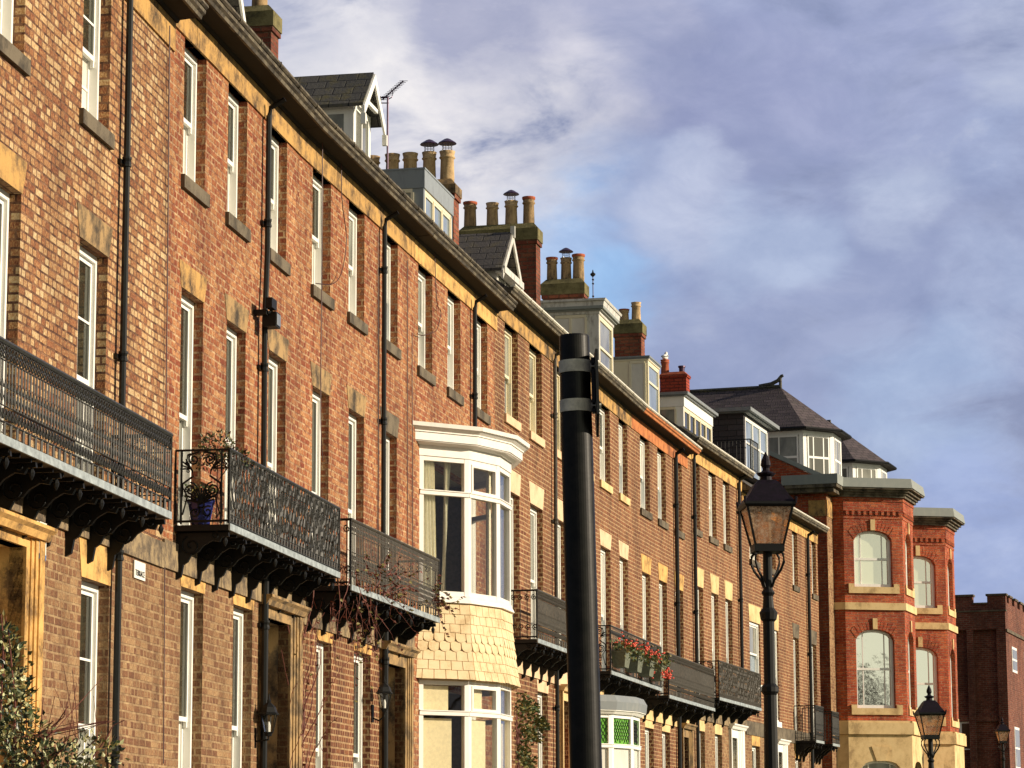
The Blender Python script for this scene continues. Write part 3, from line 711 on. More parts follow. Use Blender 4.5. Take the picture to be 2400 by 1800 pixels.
for w in t: sash(HC, *w, zsl, zf, (0, 0), 'glass_dark', 'glass_pale', sill='stone_grey')
for w, l in zip(m, ('sandstone_dirty', 'sandstone_dirty', 'stone_grey')): sash(HC, *w, zb + .08, zml, (0, 0), 'glass_dark', 'glass_pale', lintel=(zmt, l, .13))
for w in gg: sash(HC, *w, gs, zgl, (0, 0), 'glass_grey', 'glass_pale', lintel=(zgt, 'sandstone_warm', .10), sill='stone_grey')
doorcase(HC, dl, dr, dzt, dl - .3, dro, dzo, .6, 'sandstone_dirty', 'door_dark')
string(HC, 0, uC, zb - .42, zb - .12)
cornice(HC, 0, uC, zf, zft, 'sandstone'); roof(HC, 0, uC, zft + .08)
pipe(HC, SC.uat(901, 650, .075), zb, zf + .02, collars=2.2); pipe(HC, SC.uat(903, 1600, .075), 0, zb - .02, r=.045)
balcony(HC, SC.uat(822, 1217, .6), SC.uat(1028, 1318, .6), zb, zr, 'fine', side='swirl', nbr=8, mat='iron_dull')

# ======== house D (white bow window)
PD = (-1.489, 41.796); SD, HD = newhouse(PD, 2576, 'terraced house with the two storey white bow window and cream shingles'); uD = 5.93
zf = SD.zat(1006, 640); zft = zf + .31; zsl = SD.zat(976, 855)
t = [(SD.uat(980, 750), SD.uat(1013, 750)), (SD.uat(1049, 800), SD.uat(1079, 800)), (SD.uat(1142, 850) - .92, SD.uat(1142, 850))]
bow_c = SD.uat(983, 1300) + 1.9
us = SD.uat(983, 1250); wc = .62
zG = SD.zat(1099, 1077, wc); zU0 = SD.zat(1099, 1398, wc); zA0 = SD.zat(1102, 1594, wc)
bh = [(us + .14, us + 3.7, zU0 + .02, zG - .02), (us + .14, us + 3.7, zA0 - 2.4, zA0 - .06)]
holes = [(*w, zsl, zf) for w in t] + bh
front(SD, HD, 0, uD, zf, zft, holes, 2, 'brick_orange', 'brick_brown')
for w in t: sash(HD, *w, zsl, zf, (0, 0), 'glass_grey', 'glass_pale', sill='stone_grey')
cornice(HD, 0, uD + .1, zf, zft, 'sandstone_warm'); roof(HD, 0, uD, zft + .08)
pipe(HD, SD.uat(1113, 800, .075), SD.zat(1113, 1020), zf + .02, collars=2.3)

# ======== house E
PE = (-.294, 47.606); SE, HE = newhouse(PE, 2669, 'terraced house right of the white bow window with pale painted lintels and sills'); uE = 7.38
zf = SE.zat(1246, 809); zft = zf + .31; zsl = SE.zat(1245, 1013); zml = SE.zat(1245, 1180); zmt = SE.zat(1242, 1128); zgl = SE.zat(1258, 1619); zgt = SE.zat(1255, 1576)
zb = SE.zat(1262, 1509, .6); zr = SE.zat(1258, 1383, .6)
t = [(SE.uat(1183, 900), SE.uat(1214, 900)), (SE.uat(1241, 950), SE.uat(1270, 950)), (SE.uat(1326, 1000) - 1.0, SE.uat(1326, 1000))]
m = [(SE.uat(1217, 1150) - 1.0, SE.uat(1217, 1150)), (SE.uat(1243, 1250), SE.uat(1272, 1250)), (SE.uat(1327, 1250) - 1.0, SE.uat(1327, 1250))]
gg = [(SE.uat(1260, 1650), SE.uat(1284, 1650))]
dl, dr = SE.uat(1316, 1700), SE.uat(1332, 1700); dzt = SE.zat(1320, 1642); dzo = SE.zat(1325, 1608); gs = zgl - 2.75
holes = [(*w, zsl, zf) for w in t] + [(*w, zb + .08, zml) for w in m] + [(*w, gs, zgl) for w in gg] + [(dl, dr, .6, dzt)]
front(SE, HE, 0, uE, zf, zft, holes, zb - .1, 'brick_brown', 'brick_brown')
for w in t: sash(HE, *w, zsl, zf, (0, 0), 'glass_grey', 'glass_pale', sill='stone_pale', white='cream')
for w in m: sash(HE, *w, zb + .08, zml, (0, 0), 'glass_grey', 'glass_pale', lintel=(zmt, 'stone_pale', .13))
for w in gg: sash(HE, *w, gs, zgl, (0, 0), 'glass_grey', 'glass_pale', lintel=(zgt, 'stone_pale', .13), sill='stone_pale')
doorcase(HE, dl, dr, dzt, dl - .2, dr + .45, dzo, .6, 'ashlar', 'door_pink', rec=.12)
string(HE, 0, uE, zb - .42, zb - .12, 'stone_pale')
cornice(HE, -.1, uE, zf, zft, 'sandstone', gut='gutter_white'); roof(HE, 0, uE, zft + .08)
pipe(HE, SE.uat(1302, 1100, .075), zb, zf + .02, collars=2.0, mat='iron_dull'); pipe(HE, SE.uat(1306, 1650, .075), 0, zb - .02)
balcony(HE, SE.uat(1258, 1383, .6), SE.uat(1375, 1450, .6), zb, zr, 'dense', side='swirl', nbr=7, mat='iron_dull')

# ======== house F
PF = (1.287, 54.814); SF, HF = newhouse(PF, 2691, 'terraced house behind the black pole, coral flowers on its balcony'); uF = 5.94
zf = SF.zat(1447, 977); zft = zf + .31; zsl = SF.zat(1407, 1125); zml = SF.zat(1408, 1277); zmt = SF.zat(1406, 1239)
zb = SF.zat(1433, 1582, .6); zr = SF.zat(1430, 1466, .6)
a = SF.uat(1430, 1100); b_ = SF.uat(1406, 1100); c = SF.uat(1451, 1120); d = SF.uat(1471, 1120)
t = [(b_ - 2.05, a - 2.05), (b_, a), (c, d)]
m = [(SF.uat(1384, 1300) - 1, SF.uat(1384, 1300)), (SF.uat(1408, 1350), SF.uat(1431, 1350)), (SF.uat(1453, 1400), SF.uat(1472, 1400))]
holes = [(*w, zsl, zf) for w in t] + [(*w, zb + .08, zml) for w in m]
front(SF, HF, 0, uF, zf, zft, holes, zb - .1, 'brick_brown', 'brick_brown')
for w in t: sash(HF, *w, zsl, zf, (0, 0), 'glass_pale', 'glass_pale', sill='ashlar')
for w in m: sash(HF, *w, zb + .08, zml, (0, 0), 'glass_pale', 'glass_pale', lintel=(zmt, 'stone_pale', .13))
string(HF, 0, uF, zb - .42, zb - .12, 'ashlar')
cornice(HF, 0, uF, zf, zft, 'sandstone', gut='gutter_white'); roof(HF, 0, uF, zft + .08)
balcony(HF, SF.uat(1430, 1466, .6), SF.uat(1548, 1522, .6), zb, zr, 'swirl', side='lyre', nbr=6, mat='iron_grey')

# ======== house G
PG = (2.579, 60.613); SG, HG = newhouse(PG, 2856, 'terraced house with red sandstone frieze and yellow lintels between two pipes'); uG = 6.64
zf = SG.zat(1545, 1052); zft = zf + .31; zsl = SG.zat(1502, 1191); zml = SG.zat(1504, 1338); zmt = SG.zat(1502, 1297); zgl = SG.zat(1511, 1704); zgt = SG.zat(1510, 1667)
zb = SG.zat(1569, 1638, .6); zr = SG.zat(1566, 1532, .6)
t = [(SG.uat(1501, 1150), SG.uat(1523, 1150)), (SG.uat(1542, 1180), SG.uat(1561, 1180)), (SG.uat(1581, 1200), SG.uat(1599, 1200))]
m = [(SG.uat(1505, 1350), SG.uat(1524, 1350)), (SG.uat(1545, 1400), SG.uat(1563, 1400)), (SG.uat(1583, 1400), SG.uat(1601, 1400))]
gg = [(SG.uat(1512, 1750), SG.uat(1532, 1750)), (SG.uat(1552, 1750), SG.uat(1570, 1750))]
dl, dr = SG.uat(1600, 1750), SG.uat(1612, 1750); dzt = SG.zat(1605, 1728); dzo = SG.zat(1608, 1698); gs = zgl - 2.75
holes = [(*w, zsl, zf) for w in t] + [(*w, zb + .08, zml) for w in m] + [(*w, gs, zgl) for w in gg] + [(dl, dr, .6, dzt)]
front(SG, HG, 0, uG, zf, zft, holes, zb - .1, 'brick_brown', 'brick_brown')
for w in t: sash(HG, *w, zsl, zf, (0, 0), 'glass_pale', 'glass_pale', sill='stone_grey')
for w in m: sash(HG, *w, zb + .08, zml, (0, 0), 'glass_pale', 'glass_pale', lintel=(zmt, 'sandstone_warm', .13))
for w in gg: sash(HG, *w, gs, zgl, (0, 0), 'glass_dark', 'glass_pale', lintel=(zgt, 'ashlar', .10), sill='stone_grey')
doorcase(HG, dl, dr, dzt, dl - .3, dr + .35, dzo, .6, 'sandstone_dirty', 'door_dark')
string(HG, 0, uG, zb - .42, zb - .12, 'ashlar')
cornice(HG, 0, uG + .1, zf, zft, 'sandstone_red', fas='sandstone_red', gut='gutter_white'); roof(HG, 0, uG, zft + .08)
pipe(HG, SG.uat(1587, 1300, .075), 0, zf + .02, collars=2.3, r=.05)
balcony(HG, SG.uat(1566, 1532, .6), SG.uat(1673, 1587, .6), zb, zr, 'dense', side='swirl', nbr=6, mat='iron_dull')

# ======== house H
PH = (4.172, 67.055); SH, HH = newhouse(PH, 3086, 'terraced house just left of the tall lamp post, beyond two close pipes'); uH = 6.87
zf = SH.zat(1678, 1115); zft = zf + .31; zsl = SH.zat(1631, 1240); zml = SH.zat(1668, 1388); zmt = SH.zat(1667, 1345); zgl = SH.zat(1676, 1720); zgt = SH.zat(1676, 1685)
zb = SH.zat(1686, 1642, .6); zr = SH.zat(1684, 1549, .6)
t = [(SH.uat(1625, 1200), SH.uat(1641, 1200)), (SH.uat(1662, 1220), SH.uat(1679, 1220)), (SH.uat(1696, 1250), SH.uat(1711, 1250))]
m = [(SH.uat(1632, 1400), SH.uat(1648, 1400)), (SH.uat(1668, 1450), SH.uat(1684, 1450)), (SH.uat(1701, 1450), SH.uat(1716, 1450))]
gg = [(SH.uat(1638, 1750), SH.uat(1652, 1750)), (SH.uat(1676, 1750), SH.uat(1692, 1750))]
dl, dr = SH.uat(1713, 1750), SH.uat(1726, 1750); dzt = SH.zat(1717, 1729); dzo = SH.zat(1722, 1699); gs = zgl - 2.75
holes = [(*w, zsl, zf) for w in t] + [(*w, zb + .08, zml) for w in m] + [(*w, gs, zgl) for w in gg] + [(dl, dr, .6, dzt)]
front(SH, HH, 0, uH, zf, zft, holes, zb - .1, 'brick_brown', 'brick_tan_low')
for w in t: sash(HH, *w, zsl, zf, (0, 0), 'glass_pale', 'glass_pale', sill='stone_grey')
for w in m: sash(HH, *w, zb + .08, zml, (0, 0), 'glass_pale', 'glass_pale', lintel=(zmt, 'ashlar', .13))
for w in gg: sash(HH, *w, gs, zgl, (0, 0), 'glass_dark', 'glass_pale', lintel=(zgt, 'ashlar', .10), sill='stone_grey')
doorcase(HH, dl, dr, dzt, dl - .25, dr + .75, dzo, .6, 'white', 'door_cream', rec=.12)
string(HH, 0, uH, zb - .42, zb - .12, 'string_stone')
cornice(HH, -.1, uH, zf, zft, 'sandstone_warm', gut='gutter_white'); roof(HH, 0, uH, zft + .08)
pipe(HH, SH.uat(1629, 1250, .075), 0, zf + .02, collars=2.3, r=.045); pipe(HH, SH.uat(1735, 1300, .075), zb, zf + .15, collars=2.3, r=.045)
balcony(HH, SH.uat(1684, 1549, .6), SH.uat(1782, 1592, .6), zb, zr, 'scroll', side='lyre', nbr=6, mat='iron_dull')

# ======== houses I and J
PI_ = (6.035, 73.669); SI, HI = newhouse(PI_, 3280, 'terraced house directly behind the tall street lamp'); uI = 5.38
zf = SI.zat(1880, 1257); zft = zf + .30
SJ0 = SI
zsl = SI.zat(1753, 1308)
t = [(SI.uat(1757, 1300), SI.uat(1778, 1300)), (SI.uat(1803, 1300), SI.uat(1818, 1300))]
m = [(SI.uat(1757, 1500), SI.uat(1782, 1500)), (SI.uat(1806, 1600), SI.uat(1826, 1600))]
zml = SI.zat(1760, 1456); zmt = zml + .45; zms = SI.zat(1760, 1600); zms2 = SI.zat(1815, 1690)
gg = [(SI.uat(1763, 1780), SI.uat(1781, 1780))]; zgl = SI.zat(1763, 1747); zgt = zgl + .42; gs = zgl - 2.6
dl, dr = SI.uat(1821, 1780), SI.uat(1832, 1780); dzt = SI.zat(1822, 1762); dzo = SI.zat(1828, 1734)
holes = [(*w, zsl, zf) for w in t] + [(*m[0], zms, zml), (*m[1], zms2, zml)] + [(*w, gs, zgl) for w in gg] + [(dl, dr, .6, dzt)]
front(SI, HI, 0, uI, zf, zft, holes, 5.2, 'brick_brown', 'brick_tan_low')
for w in t: sash(HI, *w, zsl, zf, (0, 0), 'glass_grey', 'glass_pale', sill='stone_grey')
sash(HI, *m[0], zms, zml, (0, 0), 'glass_grey', 'glass_grey', lintel=(zmt, 'ashlar', .1), sill='white', rec=.05); sash(HI, *m[1], zms2, zml, (0, 0), 'glass_pale', 'glass_grey', lintel=(zmt, 'ashlar', .1), sill='white', rec=.05)
for w in gg: sash(HI, *w, gs, zgl, (0, 0), 'glass_dark', 'glass_pale', lintel=(zgt, 'sandstone_warm', .08), sill='stone_grey')
doorcase(HI, dl, dr, dzt, dl - .2, dr + .5, dzo, .6, 'white', 'door_cream', rec=.12)
zs1 = SI.zat(1850, 1740); string(HI, 0, uI, zs1, zs1 + .36, 'stone_grey')
cornice(HI, 0, uI, zf, zft, 'sandstone_warm', gut='gutter_white'); roof(HI, 0, uI, zft + .08)
PJ = (7.631, 78.804); SJ, HJ = newhouse(PJ, 3280, 'last terraced house of the row, touching the red brick villa'); uJ = 4.84
zsl = SJ.zat(1856, 1370)
t = [(SJ.uat(1857, 1300), SJ.uat(1869, 1300)), (SJ.uat(1903, 1340), SJ.uat(1913, 1340))]
m = [(SJ.uat(1861, 1600), SJ.uat(1874, 1600)), (SJ.uat(1904, 1600), SJ.uat(1915, 1600))]; zml = SJ.zat(1862, 1494); zmt = zml + .4; zb = SJ.zat(1911, 1741, .6); zr = SJ.zat(1911, 1654, .6)
gg = [(SJ.uat(1864, 1790), SJ.uat(1879, 1790))]; zgl = SJ.zat(1864, 1777); zgt = zgl + .42; gs = zgl - 2.6
holes = [(*w, zsl, zf) for w in t] + [(*w, zb + .1, zml) for w in m] + [(*w, gs, zgl) for w in gg]
front(SJ, HJ, 0, uJ, zf, zft, holes, 5.2, 'brick_brown', 'brick_tan_low')
for w in t: sash(HJ, *w, zsl, zf, (0, 0), 'glass_grey', 'glass_pale', sill='stone_grey')
for w in m: sash(HJ, *w, zb + .1, zml, (0, 0), 'glass_pale', 'glass_pale', lintel=(zmt, 'stone_grey', .1))
for w in gg: sash(HJ, *w, gs, zgl, (0, 0), 'glass_dark', 'glass_pale', lintel=(zgt, 'sandstone_warm', .08), sill='stone_grey')
string(HJ, 0, uJ, zs1, zs1 + .36, 'stone_grey')
cornice(HJ, 0, uJ - .02, zf, zft, 'sandstone_warm', gut='gutter_white'); roof(HJ, 0, uJ, zft + .08)
pipe(HJ, SJ.uat(1896, 1400, .075), 0, zf - .02, collars=2.3, r=.05)
balcony(HJ, SJ.uat(1910, 1654, .6), SJ.uat(1929, 1662, .6), zb, zr, 'dense', side='plain', nbr=3, mat='iron_grey', label='first small black balcony')
balcony(HJ, SJ.uat(1949, 1664, .6), SJ.uat(1965, 1672, .6), zb, zr - .05, 'dense', side='plain', nbr=3, mat='iron_grey', label='second small black balcony')

# ------------------------------------------------------------------ bow windows
def bow_plan(us, k, d=0.0):
    """five facets; offset d outward"""
    L = .88 * k; hd = [45, 20, 0, -20, -45]; P = [(us, 0.0)]
    for h in hd: P.append((P[-1][0] + L * math.cos(R(h)), P[-1][1] + L * math.sin(R(h))))
    if not d: return P
    nrm = [(-math.sin(R(h)), math.cos(R(h))) for h in hd]; Q = []
    for i, p in enumerate(P):
        a = nrm[max(0, i - 1)]; b_ = nrm[min(4, i)]; mx, my = a[0] + b_[0], a[1] + b_[1]; l = math.hypot(mx, my); mx /= l; my /= l
        c = a[0] * mx + a[1] * my
        if i == 0: Q.append((p[0] - d / math.sin(R(45)), 0.0))
        elif i == 5: Q.append((p[0] + d / math.sin(R(45)), 0.0))
        else: Q.append((p[0] + mx * d / c, p[1] + my * d / c))
    return Q
def ring_solid(mb, us, k, d0, d1, z0, z1, d1t=None):
    """a band following the bow between offsets d0 (inside) and d1 (outside)"""
    a, b_ = bow_plan(us, k, d0), bow_plan(us, k, d1); bt = bow_plan(us, k, d1t) if d1t is not None else b_; n = 6
    i = len(mb.v)
    for P in (a, b_): mb.v += [(u, -w, z0) for u, w in P]
    mb.v += [(u, -w, z1) for u, w in a]; mb.v += [(u, -w, z1) for u, w in bt]
    for q in range(5):
        for f in ((i + q, i + q + 1, i + 6 + q + 1, i + 6 + q), (i + 12 + q, i + 13 + q, i + 19 + q, i + 18 + q), (i + 6 + q, i + 7 + q, i + 19 + q, i + 18 + q), (i + q, i + q + 1, i + 13 + q, i + 12 + q)):
            mb.f.append(f); mb.m.append(mb.mi)
    for q in (0, 5): mb.f.append((i + q, i + 6 + q, i + 18 + q, i + 12 + q)); mb.m.append(mb.mi)
def ebox(mb, A, B, s0, s1, o0, o1, z0, z1):
    dx, dy = B[0] - A[0], B[1] - A[1]; L = math.hypot(dx, dy); ux, uy = dx / L, dy / L; nx, ny = -uy, ux
    mb.plan([(A[0] + ux * s + nx * o, A[1] + uy * s + ny * o) for s, o in ((s0, o0), (s1, o0), (s1, o1), (s0, o1))], z0, z1)
def bow_lights(H, us, k, z0, z1, zt, glass=('clear', 'clear'), white='white_bay', name='bow_window', lattice=False, opening=(1,)):
    P = bow_plan(us, k); L = .88 * k; mb = MB(); top_panes = []; low_panes = []
    for i in range(5):
        A, B = P[i], P[i + 1]
        for s0, s1 in ((0, .075), (L - .075, L)): ebox(mb, A, B, s0, s1, -.09, .0, z0, z1)
        ebox(mb, A, B, .076, L - .076, -.085, -.004, z1 - .07, z1); ebox(mb, A, B, .076, L - .076, -.085, -.004, z0, z0 + .06)
        ebox(mb, A, B, .0, L, -.08, .02, zt - .03, zt + .03); ebox(mb, A, B, .0, L, -.08, .035, zt + .0301, zt + .045)
        if i in opening:
            for (a, b_) in ((zt + .05, z1 - .072),):
                ebox(mb, A, B, .08, .12, -.06, .012, a, b_); ebox(mb, A, B, L - .12, L - .08, -.06, .012, a, b_); ebox(mb, A, B, .12, L - .12, -.06, .012, a, a + .04); ebox(mb, A, B, .12, L - .12, -.06, .012, b_ - .04, b_)
    f = mb.build(name, M[white], H)
    for i in range(5):
        A, B = P[i], P[i + 1]
        p = MB(); ebox(p, A, B, .07, L - .07, -.052, -.046, zt + .03, z1 - .06); p.build('pane', M[glass[0]], f)
        p = MB(); ebox(p, A, B, .07, L - .07, -.052, -.046, z0 + .06, zt - .03); p.build('pane', M[glass[1]], f)
        if lattice:
            p = MB(); dx, dy = (B[0] - A[0]) / L, (B[1] - A[1]) / L; a, c = .075, L - .075; zz0, zz1 = zt + .05, z1 - .07; st = .13
            for sg in (-1, 1):
                n = -12
                while n < 16:
                    q = []
                    for s in [a + (c - a) * t / 12 for t in range(13)]:
                        z = zz0 + n * st + sg * (s - a) * 1.5
                        if zz0 <= z <= zz1: q.append((A[0] + dx * s + dy * .04, -(A[1] + dy * s - dx * .04), z))
                    if len(q) > 1: p.tube(q, .007, 3)
                    n += 1
            p.build('lead_lattice', M['black'], f)
    return f
def curtain(mb, A, B, s0, s1, z0, z1, o=-.2, folds=5, seed=1, lean=0):
    dx, dy = B[0] - A[0], B[1] - A[1]; L = math.hypot(dx, dy); ux, uy = dx / L, dy / L; n = folds * 6; i0 = len(mb.v); rr = random.Random(seed)
    for r_ in range(2):
        for k in range(n + 1):
            t = k / n; s = s0 + (s1 - s0) * t + (lean * t if r_ == 0 else 0); oo = o + .03 * math.sin(t * folds * 6.28 + r_ * .5) + rr.uniform(-.004, .004)
            mb.v.append((A[0] + ux * s - uy * oo, -(A[1] + uy * s + ux * oo), z0 if r_ == 0 else z1))
    for k in range(n): mb.f.append((i0 + k, i0 + k + 1, i0 + n + 2 + k, i0 + n + 1 + k)); mb.m.append(mb.mi)

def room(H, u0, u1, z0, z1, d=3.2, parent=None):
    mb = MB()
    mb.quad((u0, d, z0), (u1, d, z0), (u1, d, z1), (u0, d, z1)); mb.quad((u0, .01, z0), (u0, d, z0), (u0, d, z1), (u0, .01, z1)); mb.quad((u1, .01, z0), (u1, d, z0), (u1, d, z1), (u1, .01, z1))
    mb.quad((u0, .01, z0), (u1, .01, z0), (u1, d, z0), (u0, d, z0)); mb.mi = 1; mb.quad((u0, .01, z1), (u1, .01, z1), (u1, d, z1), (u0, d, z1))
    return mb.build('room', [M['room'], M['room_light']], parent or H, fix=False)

# the two storey bow of house D
us = SD.uat(983, 1250); wc = .62
zc1 = SD.zat(1125, 1014, .85); zc0 = SD.zat(1118, 1050, .82); zg1 = SD.zat(1099, 1077, wc); zU0 = SD.zat(1099, 1398, wc); zUt = SD.zat(1099, 1162, wc)
zA1 = SD.zat(1102, 1420, wc); zA0 = SD.zat(1102, 1594, wc); zLt = SD.zat(1100, 1674, wc); zL0 = zA0 - 2.5
zG = zg1
bw = bow_lights(HD, us, 1, zU0, zG, zUt)
bl = bow_lights(HD, us, 1, zL0, zA0 - .02, zLt)
bl['label'] = 'lower lights of the bow window'
mb = MB(); ring_solid(mb, us, 1, -.1, .015, zG, zG + .16); ring_solid(mb, us, 1, -.1, .05, zG + .16, zG + .19, .10); ring_solid(mb, us, 1, -.1, .17, zG + .19, zG + .205)
ring_solid(mb, us, 1, -.1, .19, zG + .205, zG + .33); ring_solid(mb, us, 1, -.1, .21, zG + .33, zG + .35); ring_solid(mb, us, 1, -.1, .21, zG + .35, zG + .40, .28); ring_solid(mb, us, 1, -.1, .30, zG + .40, zG + .46, .31)
mb.build('bow_cornice', M['white_bay'], bw)
mb = MB(); ring_solid(mb, us, 1, -.1, .02, zU0 - .05, zU0 - .001); ring_solid(mb, us, 1, -.1, .06, zA1 + .02, zU0 - .05, .03); mb.build('bow_sill', M['white_bay'], bw)
mb = MB(); mb.plan(bow_plan(us, 1, .25) , zG + .455, zG + .47); mb.build('bow_roof', M['lead'], bw)
mb = MB(); mb.plan(bow_plan(us, 1, -.1), zA1 - .05, zA1); mb.build('bow_floor', M['room_light'], bw)
mb = MB(); mb.plan(bow_plan(us, 1, -.11), zG + .02, zG + .06); mb.build('bow_ceiling', M['room_light'], bw)
mb = MB(); P = bow_plan(us, 1)
for (i_, a_) in ((0, (.10, .34, -.14, 5, 1, .06)), (1, (-.22, -.06, -.30, 3, 2, -.22)), (2, (.05, .22, -.2, 4, 3, .0))):
    mb = MB(); curtain(mb, P[i_], P[i_ + 1], a_[0], a_[1], zU0 + .05, zG - .03, a_[2], a_[3], a_[4], a_[5]); mb.build('curtain', M['curtain'], bw, smooth=True, fix=False)
mb = MB(); P = bow_plan(us, 1)
for i in range(3):
    for q_ in range(2):
        mb = MB(); L = .88
        if q_: ebox(mb, P[i], P[i + 1], .09, L - .24 if i < 2 else L - .1, -.12, -.11, zL0, zLt - .07)
        else: ebox(mb, P[i], P[i + 1], .09, L - (.30 if i == 0 else .34), -.12, -.11, zLt + .02, zA0 - .1)
        mb.build('blind', M['blind'], bl)
mb = MB(); ring_solid(mb, us, 1, -.12, .0, zA0 - .03, zA1 + .03, -.0); pass; mb.build('apron_core', M['tile_cream'], bw)
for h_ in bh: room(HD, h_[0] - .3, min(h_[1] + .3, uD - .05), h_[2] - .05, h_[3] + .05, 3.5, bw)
# hung shingles: three plain rows, two scalloped, three plain
mb = MB(); rows = 8; hh = (zA1 - zA0) / rows; rr = random.Random(5)
for r_ in range(rows):
    zt_ = zA1 - r_ * hh; zb_ = zt_ - hh; fl = lambda z: .015 + .12 * ((zA1 - z) / (zA1 - zA0)) ** 1.6; scal = r_ in (3, 4)
    Q0 = bow_plan(us, 1, fl(zb_) + .016); Q1 = bow_plan(us, 1, fl(zt_) + .0)
    for i in range(5):
        A0, B0, A1, B1 = Q0[i], Q0[i + 1], Q1[i], Q1[i + 1]; nt_ = 5 if i in (0, 1) else 5; o = .5 if r_ % 2 else 0
        edges = sorted({0.0, 1.0, *[(q + o) / nt_ for q in range(nt_ + 1) if 0 < (q + o) / nt_ < 1]})
        for a, c in zip(edges, edges[1:]):
            e = .006; a_, c_ = a + e, c - e; dz = rr.uniform(-.006, .006)
            L0 = lambda t: (A0[0] + (B0[0] - A0[0]) * t, A0[1] + (B0[1] - A0[1]) * t); L1 = lambda t: (A1[0] + (B1[0] - A1[0]) * t, A1[1] + (B1[1] - A1[1]) * t)
            if scal and c - a > .15:
                bot = [(a_ + (c_ - a_) * (.5 - .5 * math.cos(math.pi * q / 6)), zb_ - .0 + hh * .45 * (1 - math.sin(math.pi * q / 6)) - .02) for q in range(7)]
            else: bot = [(a_, zb_ - .012 + dz), (c_, zb_ - .012 + dz)]
            fr = []
            for t, z in bot: u_, w_ = L0(t); fr.append((u_, -w_, z))
            u_, w_ = L1(c_); fr.append((u_, -w_, zt_)); u_, w_ = L1(a_); fr.append((u_, -w_, zt_))
            i0 = len(mb.v); n = len(fr); dx, dy = B0[0] - A0[0], B0[1] - A0[1]; l = math.hypot(dx, dy); nx, ny = -dy / l, dx / l
            mb.v += fr; mb.v += [(p[0] - nx * .02, p[1] + ny * .02, p[2]) for p in fr]
            mb.f.append(tuple(range(i0, i0 + n))); mb.m.append(0)
            for q in range(n): j = (q + 1) % n; mb.f.append((i0 + q, i0 + j, i0 + n + j, i0 + n + q)); mb.m.append(0)
mb.build('shingles', M['tile_cream'], bw)

# stained glass bow of house F
usF = SF.uat(1352, 1660); kF = .92; w_ = .6
zs_top = SF.zat(1450, 1634, w_); zs_l0 = SF.zat(1450, 1668, w_); zs_g1 = SF.zat(1450, 1677, w_); zs_t = SF.zat(1450, 1751, w_)
sb = bow_lights(HF, usF, kF, zs_t - 1.6, zs_g1, zs_t, glass=('glass_green', 'glass_pale'), white='white', name='stained_glass_bow', lattice=True, opening=())
mb = MB(); ring_solid(mb, usF, kF, -.1, .05, zs_g1, zs_g1 + .06, .10); ring_solid(mb, usF, kF, -.1, .12, zs_g1 + .06, zs_l0); mb.build('bow_cornice', M['white'], sb)
mb = MB(); ring_solid(mb, usF, kF, -.1, .13, zs_l0 + .002, zs_l0 + .16, .15); ring_solid(mb, usF, kF, -.1, .15, zs_l0 + .16, zs_top, .08); mb.plan(bow_plan(usF, kF, .06), zs_top - .02, zs_top + .005); mb.build('lead_roof', M['lead'], sb)

# ------------------------------------------------------------------ dormers (parts of their houses)
def gable_dormer(H, u0, u1, wf, ze, za, zb, over=.17, slate='slate_moss', white='white', back=2.6, glass='glass_grey', pediment=False):
    """u0..u1 body, ze eave height, za ridge height"""
    uc = (u0 + u1) / 2; ho = .13; mb = MB()
    mb.b(u0, u1, -back, wf - .06, zb, ze); slab(mb, [(u0, ze), (u1, ze), (uc, za - .12)], -back, wf - .06)
    # front posts, head and cheek boarding
    mb.b(u0 - .01, u0 + .08, wf - .06, wf, zb, ze - .0); mb.b(u1 - .08, u1 + .01, wf - .06, wf, zb, ze)
    mb.b(u0 + .08, u1 - .08, wf - .06, wf - .004, ze - .10, ze); mb.b(u0 - .012, u0 - .001, wf - .75, wf - .62, zb, ze); mb.b(u0 - .012, u0 - .001, wf - .6, wf - .02, ze - .14, ze - .01)
    f = mb.build('dormer', M[white], H)
    mb = MB(); sl = (za - ze) / (uc - u0 + .0001)
    for s_ in (-1, 1):
        e = uc + s_ * (uc - u0 + ho); zz = ze - ho * sl
        slab(mb, [(uc, za), (uc, za + .06), (e, zz + .05), (e, zz)], -back - .2, wf + over)
    mb.build('dormer_roof', M[slate], f)
    mb = MB()
    for s_ in (-1, 1):
        e = uc + s_ * (uc - u0 + ho + .02); zz = ze - (ho + .02) * sl
        slab(mb, [(uc, za + .03), (uc, za - .13), (e, zz - .14), (e, zz + .02)], wf + over + .001, wf + over + .03)
        if not pediment: mb.b(e - .03, e + .03, wf + over - .02, wf + over + .05, zz - .26, zz - .10)
    if pediment:
        mb.b(u0 - .1, u1 + .1, wf, wf + over + .05, ze - .16, ze - .04); mb.b(uc - .03, uc + .03, wf + over - .02, wf + over + .06, za - .05, za + .16)
    else: mb.b(uc - .28, uc + .28, wf + over - .05, wf + over, za - .50, za - .44)
    mb.build('bargeboards', M['old_white' if pediment else white], f)
    mb = MB(); mb.b(u0 + .12, u1 - .12, wf - .04, wf - .02, zb + .1, ze - .12); w = mb.build('dormer_pane', M[glass], f)
    mb = MB(); mb.b(u0 - .005, u0 + .003, wf - .55, wf - .15, zb + .2, ze - .2); mb.build('side_pane', M['glass_grey'], f)
    mb = MB(); mb.b(uc - .02, uc + .02, wf - .03, wf + .0, zb + .1, ze - .12); mb.b(u0 + .08, u0 + .13, wf - .03, wf + .002, zb, ze - .1); mb.b(u1 - .13, u1 - .08, wf - .03, wf + .002, zb, ze - .1); mb.build('dormer_sash', M[white], f)
    return f
